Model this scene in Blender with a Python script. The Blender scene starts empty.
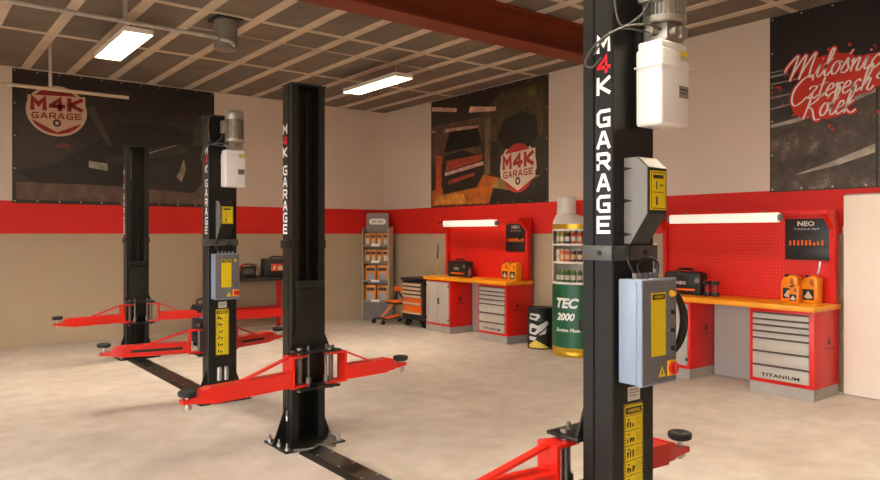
import bpy, bmesh, math, random
from mathutils import Vector, Matrix
random.seed(7)
S = bpy.context.scene
COL = S.collection
PI = math.pi

# ------------------------------------------------------------------ materials
def lin(h):
    h = h.lstrip('#')
    out = []
    for i in (0, 2, 4):
        c = int(h[i:i+2], 16) / 255
        out.append(c/12.92 if c <= .04045 else ((c+.055)/1.055)**2.4)
    return out + [1.0]

MATS = {}
def mk(name, col, rough=.5, metal=0., var=0., scale=6., bump=0., bscale=60., spec=.5, emit=0., rvar=0.):
    if name in MATS: return MATS[name]
    m = bpy.data.materials.new(name); m.use_nodes = True
    nt = m.node_tree; N = nt.nodes; L = nt.links
    b = N['Principled BSDF']
    c = lin(col) if isinstance(col, str) else list(col)
    b.inputs['Base Color'].default_value = c
    b.inputs['Roughness'].default_value = rough
    b.inputs['Metallic'].default_value = metal
    b.inputs['Specular IOR Level'].default_value = spec
    tc = N.new('ShaderNodeTexCoord')
    if var > 0 or rvar > 0:
        no = N.new('ShaderNodeTexNoise'); no.inputs['Scale'].default_value = scale
        no.inputs['Detail'].default_value = 6
        L.new(tc.outputs['Object'], no.inputs['Vector'])
        if var > 0:
            r = N.new('ShaderNodeValToRGB')
            r.color_ramp.elements[0].position = .3; r.color_ramp.elements[1].position = .7
            r.color_ramp.elements[0].color = [x*(1-var) for x in c[:3]] + [1]
            r.color_ramp.elements[1].color = [min(1, x*(1+var)) for x in c[:3]] + [1]
            L.new(no.outputs['Fac'], r.inputs['Fac']); L.new(r.outputs['Color'], b.inputs['Base Color'])
        if rvar > 0:
            mr = N.new('ShaderNodeMapRange')
            mr.inputs['To Min'].default_value = max(0, rough-rvar); mr.inputs['To Max'].default_value = min(1, rough+rvar)
            L.new(no.outputs['Fac'], mr.inputs['Value']); L.new(mr.outputs['Result'], b.inputs['Roughness'])
    if bump > 0:
        n2 = N.new('ShaderNodeTexNoise'); n2.inputs['Scale'].default_value = bscale
        L.new(tc.outputs['Object'], n2.inputs['Vector'])
        bp = N.new('ShaderNodeBump'); bp.inputs['Strength'].default_value = bump; bp.inputs['Distance'].default_value = .01
        L.new(n2.outputs['Fac'], bp.inputs['Height']); L.new(bp.outputs['Normal'], b.inputs['Normal'])
    if emit > 0:
        b.inputs['Emission Color'].default_value = c; b.inputs['Emission Strength'].default_value = emit
    MATS[name] = m
    return m

def mat_floor():
    m = bpy.data.materials.new('floor_concrete'); m.use_nodes = True
    nt = m.node_tree; N = nt.nodes; L = nt.links; b = N['Principled BSDF']
    tc = N.new('ShaderNodeTexCoord')
    n1 = N.new('ShaderNodeTexNoise'); n1.inputs['Scale'].default_value = .55; n1.inputs['Detail'].default_value = 8; n1.inputs['Roughness'].default_value = .62
    n2 = N.new('ShaderNodeTexNoise'); n2.inputs['Scale'].default_value = 5; n2.inputs['Detail'].default_value = 8
    L.new(tc.outputs['Object'], n1.inputs['Vector']); L.new(tc.outputs['Object'], n2.inputs['Vector'])
    r1 = N.new('ShaderNodeValToRGB')
    r1.color_ramp.elements[0].position = .33; r1.color_ramp.elements[0].color = lin('b9aea3')
    r1.color_ramp.elements[1].position = .66; r1.color_ramp.elements[1].color = lin('d6cdc4')
    e = r1.color_ramp.elements.new(.5); e.color = lin('cac0b6')
    L.new(n1.outputs['Fac'], r1.inputs['Fac'])
    r2 = N.new('ShaderNodeValToRGB')
    r2.color_ramp.elements[0].position = .35; r2.color_ramp.elements[0].color = (.86, .84, .81, 1)
    r2.color_ramp.elements[1].position = .65; r2.color_ramp.elements[1].color = (1, 1, 1, 1)
    L.new(n2.outputs['Fac'], r2.inputs['Fac'])
    mx = N.new('ShaderNodeMix'); mx.data_type = 'RGBA'; mx.blend_type = 'MULTIPLY'; mx.inputs[0].default_value = 1
    L.new(r1.outputs['Color'], mx.inputs[6]); L.new(r2.outputs['Color'], mx.inputs[7])
    L.new(mx.outputs[2], b.inputs['Base Color'])
    mr = N.new('ShaderNodeMapRange'); mr.inputs['To Min'].default_value = .42; mr.inputs['To Max'].default_value = .7
    L.new(n1.outputs['Fac'], mr.inputs['Value']); L.new(mr.outputs['Result'], b.inputs['Roughness'])
    bp = N.new('ShaderNodeBump'); bp.inputs['Strength'].default_value = .12; bp.inputs['Distance'].default_value = .01
    L.new(n2.outputs['Fac'], bp.inputs['Height']); L.new(bp.outputs['Normal'], b.inputs['Normal'])
    return m

def mat_wall():
    m = bpy.data.materials.new('painted_wall'); m.use_nodes = True
    nt = m.node_tree; N = nt.nodes; L = nt.links; b = N['Principled BSDF']
    tc = N.new('ShaderNodeTexCoord'); sp = N.new('ShaderNodeSeparateXYZ')
    L.new(tc.outputs['Object'], sp.inputs[0])
    r = N.new('ShaderNodeValToRGB'); cr = r.color_ramp; cr.interpolation = 'CONSTANT'
    cr.elements[0].position = 0; cr.elements[0].color = lin('b09d82')
    cr.elements[1].position = 1.6/4; cr.elements[1].color = lin('d2190f')
    e = cr.elements.new(2.072/4); e.color = lin('dfcdbb')
    mt = N.new('ShaderNodeMath'); mt.operation = 'MULTIPLY'; mt.inputs[1].default_value = .25
    L.new(sp.outputs['Z'], mt.inputs[0]); L.new(mt.outputs[0], r.inputs['Fac'])
    n = N.new('ShaderNodeTexNoise'); n.inputs['Scale'].default_value = 1.2; n.inputs['Detail'].default_value = 6
    L.new(tc.outputs['Object'], n.inputs['Vector'])
    mr = N.new('ShaderNodeMapRange'); mr.inputs['To Min'].default_value = .92; mr.inputs['To Max'].default_value = 1.06
    L.new(n.outputs['Fac'], mr.inputs['Value'])
    mx = N.new('ShaderNodeMix'); mx.data_type = 'RGBA'; mx.blend_type = 'MULTIPLY'; mx.inputs[0].default_value = 1
    L.new(r.outputs['Color'], mx.inputs[6]); L.new(mr.outputs['Result'], mx.inputs[7])
    L.new(mx.outputs[2], b.inputs['Base Color'])
    b.inputs['Roughness'].default_value = .6
    n3 = N.new('ShaderNodeTexNoise'); n3.inputs['Scale'].default_value = 90
    L.new(tc.outputs['Object'], n3.inputs['Vector'])
    bp = N.new('ShaderNodeBump'); bp.inputs['Strength'].default_value = .06; bp.inputs['Distance'].default_value = .01
    L.new(n3.outputs['Fac'], bp.inputs['Height']); L.new(bp.outputs['Normal'], b.inputs['Normal'])
    return m

def mat_pegboard():
    m = bpy.data.materials.new('red_pegboard'); m.use_nodes = True
    nt = m.node_tree; N = nt.nodes; L = nt.links; b = N['Principled BSDF']
    tc = N.new('ShaderNodeTexCoord'); sp = N.new('ShaderNodeSeparateXYZ')
    L.new(tc.outputs['Object'], sp.inputs[0])
    def M(op, a, bb=None):
        x = N.new('ShaderNodeMath'); x.operation = op
        if isinstance(a, (int, float)): x.inputs[0].default_value = a
        else: L.new(a, x.inputs[0])
        if bb is not None:
            if isinstance(bb, (int, float)): x.inputs[1].default_value = bb
            else: L.new(bb, x.inputs[1])
        return x.outputs[0]
    def cell(o):
        f = M('FRACT', M('MULTIPLY', o, 1/.036))
        d = M('SUBTRACT', f, .5)
        return M('MULTIPLY', d, d)
    d = M('ADD', cell(sp.outputs['Y']), cell(sp.outputs['Z']))
    hole = M('LESS_THAN', d, .062)
    mx = N.new('ShaderNodeMix'); mx.data_type = 'RGBA'
    L.new(hole, mx.inputs[0]); mx.inputs[6].default_value = lin('dc2417'); mx.inputs[7].default_value = lin('b81a10')
    L.new(mx.outputs[2], b.inputs['Base Color'])
    b.inputs['Roughness'].default_value = .38
    return m

def mat_asphalt():
    m = bpy.data.materials.new('printed_asphalt'); m.use_nodes = True
    nt = m.node_tree; N = nt.nodes; L = nt.links; b = N['Principled BSDF']
    tc = N.new('ShaderNodeTexCoord')
    n = N.new('ShaderNodeTexNoise'); n.inputs['Scale'].default_value = 4.5; n.inputs['Detail'].default_value = 12; n.inputs['Roughness'].default_value = .75
    L.new(tc.outputs['Object'], n.inputs['Vector'])
    r = N.new('ShaderNodeValToRGB')
    r.color_ramp.elements[0].position = .4; r.color_ramp.elements[0].color = lin('332a25')
    r.color_ramp.elements[1].position = .75; r.color_ramp.elements[1].color = lin('9a8c7e')
    e = r.color_ramp.elements.new(.55); e.color = lin('4d423a')
    L.new(n.outputs['Fac'], r.inputs['Fac']); L.new(r.outputs['Color'], b.inputs['Base Color'])
    b.inputs['Roughness'].default_value = .5
    return m

FLOOR = mat_floor(); WALL = mat_wall(); PEG = mat_pegboard(); ASPH = mat_asphalt()
CEILP = mk('wood_wool_panel', '75695a', .9, var=.16, scale=2.2, bump=.4, bscale=70)
JOIST = mk('concrete_joist', 'cbbba3', .85, var=.12, scale=3)
BEAMR = mk('red_oxide_steel', '78331a', .55, var=.12, scale=2, spec=.3)
BLACK = mk('black_powder_coat', '171715', .36, var=.12, scale=9, rvar=.05, spec=.32)
CHAN = mk('black_groove', '0c0c0b', .6)
DARK = mk('dark_rubber', '1a1a19', .7, var=.2, scale=30)
RED = mk('red_lift_paint', 'cb2012', .33, var=.06, scale=4)
REDB = mk('red_bench_paint', 'd4190f', .38, var=.04, scale=3)
GREYB = mk('grey_drawer_paint', 'b3aba1', .42, var=.04, scale=3)
GREYL = mk('grey_plinth', 'a09a93', .5, var=.06, scale=4)
WOOD = mk('orange_worktop', 'eb9612', .42, var=.08, scale=7)
WHITE = mk('white_paint', 'f0e9dd', .45)
WHITEP = mk('white_tank_plastic', 'f3efe8', .35)
DOORW = mk('white_door_paint', 'eee3d3', .3, var=.02, scale=2)
LETW = mk('white_vinyl', 'f2f0ea', .5)
LETR = mk('red_vinyl', 'e3122b', .5)
YEL = mk('yellow_sticker', 'e8cb08', .5, var=.04, scale=12)
YELD = mk('olive_sticker', 'd2b806', .5)
STK = mk('sticker_black', '17150f', .5)
STEEL = mk('bright_steel', 'c4c1bb', .28, 1., var=.1, scale=20)
ALU = mk('cast_aluminium', 'aca698', .42, .75, var=.15, scale=16)
BOXBL = mk('blue_grey_box', '8593a5', .4, var=.03, scale=4)
BOXFR = mk('dark_grey_lid', '6b6a6c', .45, var=.05, scale=5)
COVG = mk('grey_cover_side', '77736d', .5)
GALV = mk('galvanised_pipe', 'b5ada0', .45, .3, var=.12, scale=10)
DUCT = mk('grey_duct', '8d867b', .45, .3, var=.12, scale=8)
ORAN = mk('orange_plastic', 'ee8a10', .38, var=.04, scale=8)
ORPK = mk('orange_pack', 'e2860f', .5, var=.12, scale=20)
ORDR = mk('orange_drawer', 'e8650e', .4)
GREEN = mk('green_print', '0d5636', .35, var=.04, scale=4)
GOLD = mk('gold_foil', 'cfa62c', .35, .6, var=.06, scale=8)
CARD = mk('white_cardboard', 'ece6da', .6)
CARDG = mk('grey_cardboard', '7d746a', .55, var=.06, scale=5)
NAVY = mk('navy_casing', '23223c', .45, var=.1, scale=6)
PLBLK = mk('black_plastic', '191817', .42, var=.1, scale=12)
LAMP = mk('lamp_tube_glow', (1.0, .865, .68, 1), .5, emit=76)
LOUV = mk('louvre_white', 'f7ecd6', .35)
TUBE = mk('bench_lamp_glow', (1.0, .93, .80, 1), .5, emit=.22)
HOSE = mk('grey_hose', '4c4943', .5)
LBLG = mk('pale_label', 'c9c0b0', .5)
LBLGR = mk('grey_label', '87817a', .5)

# ------------------------------------------------------------------ mesh builder
class MB:
    def __init__(s):
        s.bm = bmesh.new(); s.mi = 0
    def _set(s, faces):
        for f in faces: f.material_index = s.mi
    def mat(s, i):
        s.mi = i; return s
    def poly(s, pts):
        try:
            f = s.bm.faces.new([s.bm.verts.new(p) for p in pts]); s._set([f]); return f
        except ValueError: return None
    def box(s, x0, x1, y0, y1, z0, z1, bev=0., seg=2):
        r = bmesh.ops.create_cube(s.bm, size=1)
        for v in r['verts']:
            v.co = Vector(((x0+x1)/2 + v.co.x*(x1-x0), (y0+y1)/2 + v.co.y*(y1-y0), (z0+z1)/2 + v.co.z*(z1-z0)))
        fs = set(f for v in r['verts'] for f in v.link_faces)
        s._set(fs)
        if bev > 0:
            es = list(set(e for v in r['verts'] for e in v.link_edges))
            q = bmesh.ops.bevel(s.bm, geom=es, offset=bev, segments=seg, affect='EDGES', profile=.5, clamp_overlap=True)
            s._set(q['faces'])
        return s
    def prism(s, pts, axis, a0, a1, bev=0.):
        def P(u, v, a):
            return {'x': (a, u, v), 'y': (u, a, v), 'z': (u, v, a)}[axis]
        A = [s.bm.verts.new(P(u, v, a0)) for u, v in pts]
        B = [s.bm.verts.new(P(u, v, a1)) for u, v in pts]
        fs = [s.bm.faces.new(A), s.bm.faces.new(B[::-1])]
        n = len(pts)
        for i in range(n):
            fs.append(s.bm.faces.new((A[i], B[i], B[(i+1) % n], A[(i+1) % n])))
        s._set(fs)
        if bev > 0:
            es = list(set(e for f in fs for e in f.edges))
            q = bmesh.ops.bevel(s.bm, geom=es, offset=bev, segments=2, affect='EDGES', profile=.5, clamp_overlap=True)
            s._set(q['faces'])
        return s
    def loft(s, rings, caps=True, closed=True):
        V = [[s.bm.verts.new(p) for p in r] for r in rings]
        n = len(V[0]); fs = []
        for a, b in zip(V, V[1:]):
            for i in range(n if closed else n-1):
                fs.append(s.bm.faces.new((a[i], a[(i+1) % n], b[(i+1) % n], b[i])))
        if caps:
            fs.append(s.bm.faces.new(V[0][::-1])); fs.append(s.bm.faces.new(V[-1]))
        s._set(fs); return s
    def cyl(s, p0, p1, r0, r1=None, n=16):
        p0 = Vector(p0); p1 = Vector(p1); r1 = r0 if r1 is None else r1
        d = (p1-p0).normalized()
        u = d.orthogonal().normalized(); w = d.cross(u)
        ring = lambda p, r: [p + (u*math.cos(2*PI*i/n) + w*math.sin(2*PI*i/n))*r for i in range(n)]
        return s.loft([ring(p0, r0), ring(p1, r1)])
    def lathe(s, prof, c=(0, 0, 0), n=24, caps=True):
        return s.loft([[(c[0]+r*math.cos(2*PI*i/n), c[1]+r*math.sin(2*PI*i/n), c[2]+z) for i in range(n)] for r, z in prof], caps)
    def tube(s, pts, r, n=8, sub=6):
        P = smooth(pts, sub) if sub > 1 else [Vector(p) for p in pts]
        rings = []; u = None
        for i, p in enumerate(P):
            d = (P[min(i+1, len(P)-1)] - P[max(i-1, 0)]).normalized()
            if u is None: u = d.orthogonal().normalized()
            u = (u - d*u.dot(d)).normalized(); w = d.cross(u)
            rings.append([p + (u*math.cos(2*PI*k/n) + w*math.sin(2*PI*k/n))*r for k in range(n)])
        return s.loft(rings)
    def bar(s, p0, p1, w, h, up=(0, 0, 1)):
        p0 = Vector(p0); p1 = Vector(p1); d = (p1-p0).normalized(); up = Vector(up)
        sd = d.cross(up).normalized(); u = sd.cross(d)
        ring = lambda p: [p + sd*a*w/2 + u*b*h/2 for a, b in ((-1, -1), (1, -1), (1, 1), (-1, 1))]
        return s.loft([ring(p0), ring(p1)])
    def text(s, t2, fn):
        vs, fs = t2
        V = [s.bm.verts.new(fn(u, v)) for u, v in vs]
        out = []
        for f in fs:
            try: out.append(s.bm.faces.new([V[i] for i in f]))
            except ValueError: pass
        s._set(out); return s
    def build(s, name, mats, parent=None, local=False, xf=None, recalc=True, ang=35):
        if not isinstance(mats, (list, tuple)): mats = [mats]
        if xf is not None:
            for v in s.bm.verts: v.co = Vector(xf(v.co))
        if recalc: bmesh.ops.recalc_face_normals(s.bm, faces=s.bm.faces[:])
        me = bpy.data.meshes.new(name); s.bm.to_mesh(me); s.bm.free()
        for m in mats: me.materials.append(m)
        for p in me.polygons: p.use_smooth = recalc
        if recalc: me.set_sharp_from_angle(angle=math.radians(ang))
        o = bpy.data.objects.new(name, me); COL.objects.link(o)
        if parent is not None:
            o.parent = parent
            if parent.type == 'EMPTY' and not local:
                o.matrix_parent_inverse = parent.matrix_basis.inverted()
        return o

def smooth(pts, sub=6):
    P = [Vector(p) for p in pts]
    if len(P) < 3:
        return P
    out = []
    for i in range(len(P)-1):
        a = P[max(i-1, 0)]; b = P[i]; c = P[i+1]; d = P[min(i+2, len(P)-1)]
        for k in range(sub):
            t = k/sub
            out.append(.5*((2*b) + (c-a)*t + (2*a-5*b+4*c-d)*t*t + (3*b-a-3*c+d)*t**3))
    out.append(P[-1]); return out

def tag(o, label=None, cat=None, group=None, kind=None):
    if label: o['label'] = label
    if cat: o['category'] = cat
    if group: o['group'] = group
    if kind: o['kind'] = kind
    return o

def thing(name, label, cat, loc=(0, 0, 0), rz=0, group=None):
    o = bpy.data.objects.new(name, None); COL.objects.link(o)
    o.location = loc; o.rotation_euler = (0, 0, rz); o.empty_display_size = .1
    return tag(o, label, cat, group)

def kids(o):
    return [c for c in bpy.data.objects if c.parent == o]

def dup(o, loc=None, label=None, rz=None, parent=None):
    c = o.copy(); COL.objects.link(c)
    if parent is not None: c.parent = parent
    if loc is not None: c.location = loc
    if rz is not None: c.rotation_euler = (0, 0, rz)
    if label: c['label'] = label
    for ch in kids(o): dup(ch, parent=c)
    return c

# text as flat outlines: returns verts in a box (0..w, 0..h) and faces
TC = {}
def text2d(t, h, w=None, bold=.0, shear=0., space=1.):
    key = (t, bold, shear, space)
    if key not in TC:
        cu = bpy.data.curves.new('t', 'FONT'); cu.body = t; cu.size = 1; cu.offset = bold; cu.shear = shear
        cu.space_character = space; cu.resolution_u = 3
        ob = bpy.data.objects.new('t', cu); COL.objects.link(ob)
        dg = bpy.context.evaluated_depsgraph_get(); dg.update()
        ev = ob.evaluated_get(dg); me = ev.to_mesh()
        vs = [(v.co.x, v.co.y) for v in me.vertices]; fs = [tuple(p.vertices) for p in me.polygons]
        ev.to_mesh_clear(); bpy.data.objects.remove(ob); bpy.data.curves.remove(cu)
        TC[key] = (vs, fs)
    vs, fs = TC[key]
    x0 = min(v[0] for v in vs); x1 = max(v[0] for v in vs); y0 = min(v[1] for v in vs); y1 = max(v[1] for v in vs)
    sy = h/(y1-y0); sx = sy if w is None else w/(x1-x0)
    return [((v[0]-x0)*sx, (v[1]-y0)*sy) for v in vs], fs

SG = {
 'M': [[(0, 0), (0, 1), (.5, .38), (1, 1), (1, 0)]],
 '4': [[(.74, 0), (.74, 1), (0, .34), (0, .28), (1.0, .28)]],
 'K': [[(0, 0), (0, 1)], [(1, 1), (.12, .5), (1, 0)]],
 'G': [[(1, 1), (.22, 1), (0, .8), (0, .2), (.22, 0), (1, 0), (1, .46), (.6, .46)]],
 'A': [[(0, 0), (.42, 1), (.58, 1), (1, 0)], [(.2, .3), (.8, .3)]],
 'R': [[(0, 0), (0, 1), (.82, 1), (1, .86), (1, .58), (.82, .44), (0, .44)], [(.52, .44), (1, 0)]],
 'E': [[(1, 1), (0, 1), (0, 0), (1, 0)], [(0, .5), (.88, .5)]],
}
def stroke_text(mb, txt, w, h, t, fn, gap=.25, off=(0, 0, 0)):
    """bold block letters from mitred strokes, filling a w x h box"""
    n = len(txt); lw = w/(n + gap*(n-1))
    for k, ch in enumerate(txt):
        x0 = k*lw*(1+gap)
        for sk, st_ in enumerate(SG[ch]):
            P = [Vector((x0+t/2+a*(lw-t), t/2+b*(h-t))) for a, b in st_]
            Lf = []; Rt = []
            for i, p in enumerate(P):
                d0 = (p-P[i-1]).normalized() if i > 0 else None
                d1 = (P[i+1]-p).normalized() if i < len(P)-1 else None
                if d0 is None: d0 = d1; p = p - d1*t/2
                if d1 is None: d1 = d0; p = p + d0*t/2
                tn = (d0+d1)
                tn = tn.normalized() if tn.length > 1e-6 else d0
                nn = Vector((-tn.y, tn.x)); sc = min(1/max(.3, abs(nn.dot(Vector((-d0.y, d0.x))))), 1.9)
                Lf.append(p + nn*t/2*sc); Rt.append(p - nn*t/2*sc)
            o_ = Vector(off)*sk
            vl = [mb.bm.verts.new(Vector(fn(q.x, q.y))+o_) for q in Lf]; vr = [mb.bm.verts.new(Vector(fn(q.x, q.y))+o_) for q in Rt]
            mb._set([mb.bm.faces.new((vl[i], vl[i+1], vr[i+1], vr[i])) for i in range(len(P)-1)])
    return mb

def cut_cols(t2, step):
    bm = bmesh.new(); vs, fs = t2
    V = [bm.verts.new((u, v, 0)) for u, v in vs]
    for f in fs:
        try: bm.faces.new([V[i] for i in f])
        except ValueError: pass
    w = max(v[0] for v in vs); x = step
    while x < w:
        bmesh.ops.bisect_plane(bm, geom=bm.verts[:]+bm.edges[:]+bm.faces[:], plane_co=(x, 0, 0), plane_no=(1, 0, 0)); x += step
    bm.verts.index_update()
    out = ([(v.co.x, v.co.y) for v in bm.verts], [tuple(v.index for v in f.verts) for f in bm.faces])
    bm.free(); return out

# ------------------------------------------------------------------ room
XR, YB, ZC = 7.6, 11.58, 3.98
XL, YF = -4.0, -3.0
def st(o): o['kind'] = 'structure'; return o
st(MB().box(XL, XR+.12, YF-.12, YB+.12, -.12, 0).build('floor', FLOOR))
st(MB().box(XL, XR+.12, YB, YB+.12, 0, ZC+.3).build('wall_back', WALL))
st(MB().box(XR, XR+.12, YF-.12, YB, 0, ZC+.3).build('wall_right', WALL))
st(MB().box(XL, XR, YF-.12, YF, 0, ZC+.3).build('wall_front', WALL))
st(MB().box(XL-.12, XL, 6.2, YB+.12, 0, ZC+.3).box(XL-.12, XL, YF-.12, 6.2, 3.3, ZC+.3).build('wall_left', WALL))
m = MB().box(XL, XR, YF, YB, ZC, ZC+.12)
m.mat(1)
x = 1.47 - .57*9
while x < XR - .1:
    m.box(x-.055, x+.055, YF, YB, ZC-.014, ZC+.02); x += .57
for y in (-1.2, .4, 2.0, 3.6, 4.9, 6.1, 7.42, 9.42):
    m.box(XL, XR, y-.035, y+.035, ZC-.010, ZC+.02)
m.box(2.6, 6.2, 8.06, 8.075, ZC-.02, ZC-.008)
st(m.build('ceiling', [CEILP, JOIST]))
# steel I-beam carrying the ceiling
o = thing('steel_beam', 'red-brown painted steel I-beam running under the ceiling', 'beam', (1.8, 5.41, 3.62))
m = MB().box(XL, XR, 5.27, 5.55, 3.62, 3.645)
m.build('bottom_flange', BEAMR, o)
MB().box(XL, XR, 5.40, 5.42, 3.645, 3.94).build('web', BEAMR, o)
MB().box(XL, XR, 5.27, 5.55, 3.94, 3.965).build('top_flange', BEAMR, o)

# white door at the right edge
d = st(MB().box(7.46, 7.5, 2.12, 3.06, .012, 1.985, .004).build('door_1', DOORW))
h_ = MB()
for z in (.55, 1.0, 1.6): h_.cyl((7.47, 3.068, z), (7.47, 3.068, z+.08), .008, n=10)
h_.build('hinge', STEEL, d)
st(MB().box(7.5, 7.6, 2.06, 3.058, 0, 2.0).build('trim_1', GREYL))

# ------------------------------------------------------------------ lift posts
LETTERS = [('M', 2.40), ('4', 2.313), ('K', 2.223), ('G', 2.086), ('A', 1.996), ('R', 1.906), ('A', 1.817), ('G', 1.727), ('E', 1.639)]
XC = 2.49

def lift_post(yo, s, label, powered, arms, padz, slot=False, pad_dz=0.):
    """outer face at y=yo, channel opens towards +s*Y"""
    root = thing('lift_post', label, 'car lift post', (XC, yo + s*.08, 0), 0, 'black car lift posts')
    xf = lambda c: (XC + c.x, yo + s*c.y, c.z)
    def B(mb, name, mats, par=root, **k): return mb.build(name, mats, par, xf=xf, **k)
    # column: C profile in (x, d)
    t = .012
    half = [(-.135, 0), (-.14, .005), (-.14, .092), (-.131, .096), (-.131, .102), (-.138, .106), (-.138, .16), (-.085, .16), (-.085, .148), (-.125, .148), (-.125, t)]
    prof = half + [(-a, b) for a, b in half[::-1]]
    B(MB().prism(prof, 'z', .012, 2.73), 'column', BLACK)
    B(MB().box(-.146, .146, -.005, .168, 2.73, 2.742, .002), 'top_cap', BLACK)
    # hydraulic cylinder and chain inside the channel
    B(MB().cyl((-.07, .075, .1), (-.07, .075, 2.3), .03).mat(1).cyl((-.07, .075, 2.3), (-.07, .075, 2.7), .016), 'hydraulic_cylinder', [BLACK, STEEL])
    B(MB().box(.02, .036, .07, .084, .5, 2.7), 'lift_chain', BLACK)
    # base plate with gussets and bolts
    bp = B(MB().box(-.25, .25, -.10, .28, 0, .014, .003), 'base_plate', BLACK)
    for sx in (-1, 1):
        for d in (-.06, .1, .24):
            B(MB().cyl((sx*.215, d, .014), (sx*.215, d, .035), .02, n=6).cyl((sx*.215, d, .035), (sx*.215, d, .065), .009, n=8), 'anchor_bolt', STEEL, bp)
    for sx in (-1, 1):
        B(MB().prism([(sx*.14, .014), (sx*.245, .014), (sx*.14, .30)], 'y', .05, .062), 'gusset', BLACK)
    if not powered and yo < 6:
        B(MB().box(-.1412, -.1402, .05, .085, .18, .215).mat(1).box(-.1412, -.1402, .05, .085, .215, .26).box(-.1412, -.1402, .05, .053, .18, .26), 'flank_label', [LETW, LBLGR])
    # collar
    col = MB()
    col.box(-.152, .152, -.012, -.001, 1.49, 1.553, .002).box(-.152, -.141, -.012, .15, 1.49, 1.553, .002).box(.141, .152, -.012, .15, 1.49, 1.553, .002)
    cl = B(col, 'collar', BLACK if not powered else mk('collar_grey', '4b4b48', .4))
    for a in (-.06, .06): B(MB().cyl((a, -.012, 1.522), (a, -.018, 1.522), .011, n=10), 'collar_bolt', CHAN, cl)
    for sx in (-1, 1): B(MB().cyl((sx*.152, .06, 1.522), (sx*.157, .06, 1.522), .011, n=10), 'collar_bolt', CHAN, cl)
    # lettering on both flanks
    for sx in (-1, 1):
        for k, (ch, z) in enumerate(LETTERS):
            # seen from outside, reading direction
            sgn = -sx*s   # which way d runs for the reader
            fn = lambda u, v: (sx*.1412, (.048 + (u-.036)*(1 if sx*s > 0 else -1)), z-.037+v)
            B(stroke_text(MB(), ch, .072, .075, .0148, fn, off=(sx*.0005, 0, 0)), 'letter', LETR if ch == '4' else LETW, recalc=False)
    # carriage
    dz = padz - .6
    car = MB()
    car.box(-.105, .105, .15, .185, .46+dz, 1.2+dz, .004)
    car.box(-.168, .168, .165, .35, .725+dz, .742+dz, .004)
    car.box(-.168, .168, .165, .35, .455+dz, .472+dz, .004)
    for sx in (-1, 1):
        car.prism([(sx*.1, .742+dz), (sx*.165, .742+dz), (sx*.1, .90+dz)], 'y', .17, .182)
    car.box(-.08, .08, .05, .15, .6+dz, 1.15+dz)
    cg = B(car, 'carriage', BLACK)
    B(MB().box(-.115, .115, .146, .205, 1.2+dz, 1.25+dz, .004).cyl((-.05, .205, 1.225+dz), (-.05, .212, 1.225+dz), .012, n=10).cyl((.05, .205, 1.225+dz), (.05, .212, 1.225+dz), .012, n=10), 'carriage_bracket', BLACK, cg)
    for sx in (-1, 1):
        B(MB().cyl((sx*.13, .27, .435+dz), (sx*.13, .27, .75+dz), .019).cyl((sx*.13, .27, .75+dz), (sx*.13, .27, .76+dz), .026, n=6), 'pivot_pin', mk('dull_steel', '77736c', .4, .8), cg)
        B(MB().cyl((sx*.075, .3, .472+dz), (sx*.075, .3, .775+dz), .009, n=8).cyl((sx*.075, .3, .50+dz), (sx*.075, .3, .54+dz), .022, n=10), 'lock_rod', MATS['dull_steel'], cg)
    # swing arms
    for (px, pd, drop) in arms:
        P0 = Vector((math.copysign(.13, px), .27, 0)); P1 = Vector((px, pd, 0))
        d = (P1-P0); Ln = d.length; d.normalize(); n = Vector((-d.y, d.x, 0))
        W = lambda a, b, z: tuple(P0 + d*a + n*b + Vector((0, 0, z+dz-drop*a/Ln)))
        def ring(a, w, z0, z1): return [W(a, -w/2, z0), W(a, w/2, z0), W(a, w/2, z1), W(a, -w/2, z1)]
        e = Ln - .03
        am = MB()
        am.loft([ring(.10, .11, .49, .595), ring(e-.06, .11, .49, .595)])
        am.loft([ring(e-.06, .095, .497, .60), ring(e-.0, .085, .50, .585), ring(e+.03, .06, .505, .55), ring(e+.13, .06, .515, .54)])
        a_o = B(am, 'swing_arm', RED)
        yk = MB()
        yk.loft([ring(.085, .13, .478, .712), ring(.105, .13, .478, .712)])
        for z0, z1 in ((.695, .712), (.478, .495)):
            yk.loft([ring(-.045, .085, z0, z1), ring(.09, .12, z0, z1)])
        B(yk, 'arm_yoke', RED, a_o)
        br = MB().loft([ring(.09, .04, .70, .715), ring(Ln*.58, .04, .59, .605)])
        B(br, 'arm_brace', RED, a_o)
        if slot:
            for sd in (-1, 1):
                B(MB().loft([[W(.16, sd*.0562, .53), W(.16, sd*.0562, .555), W(.16, sd*.054, .555), W(.16, sd*.054, .53)], [W(e-.14, sd*.0562, .53), W(e-.14, sd*.0562, .555), W(e-.14, sd*.054, .555), W(e-.14, sd*.054, .53)]]), 'slide_slot', CHAN, a_o)
        c0 = Vector(W(Ln+.06, 0, 0)); zt = padz - drop + pad_dz
        B(MB().cyl((c0.x, c0.y, zt-.11), (c0.x, c0.y, zt-.01), .013, n=10).cyl((c0.x, c0.y, zt-.095), (c0.x, c0.y, zt-.075), .028, n=8), 'pad_screw', STEEL, a_o)
        B(MB().lathe([(.045, -.012), (.056, -.006), (.06, .004), (.06, .02), (.052, .026), (.02, .024), (.012, .018)], (c0.x, c0.y, zt), 22), 'arm_pad', DARK, a_o)
    if powered: power_unit(root, B, yo, s)
    return root

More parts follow.
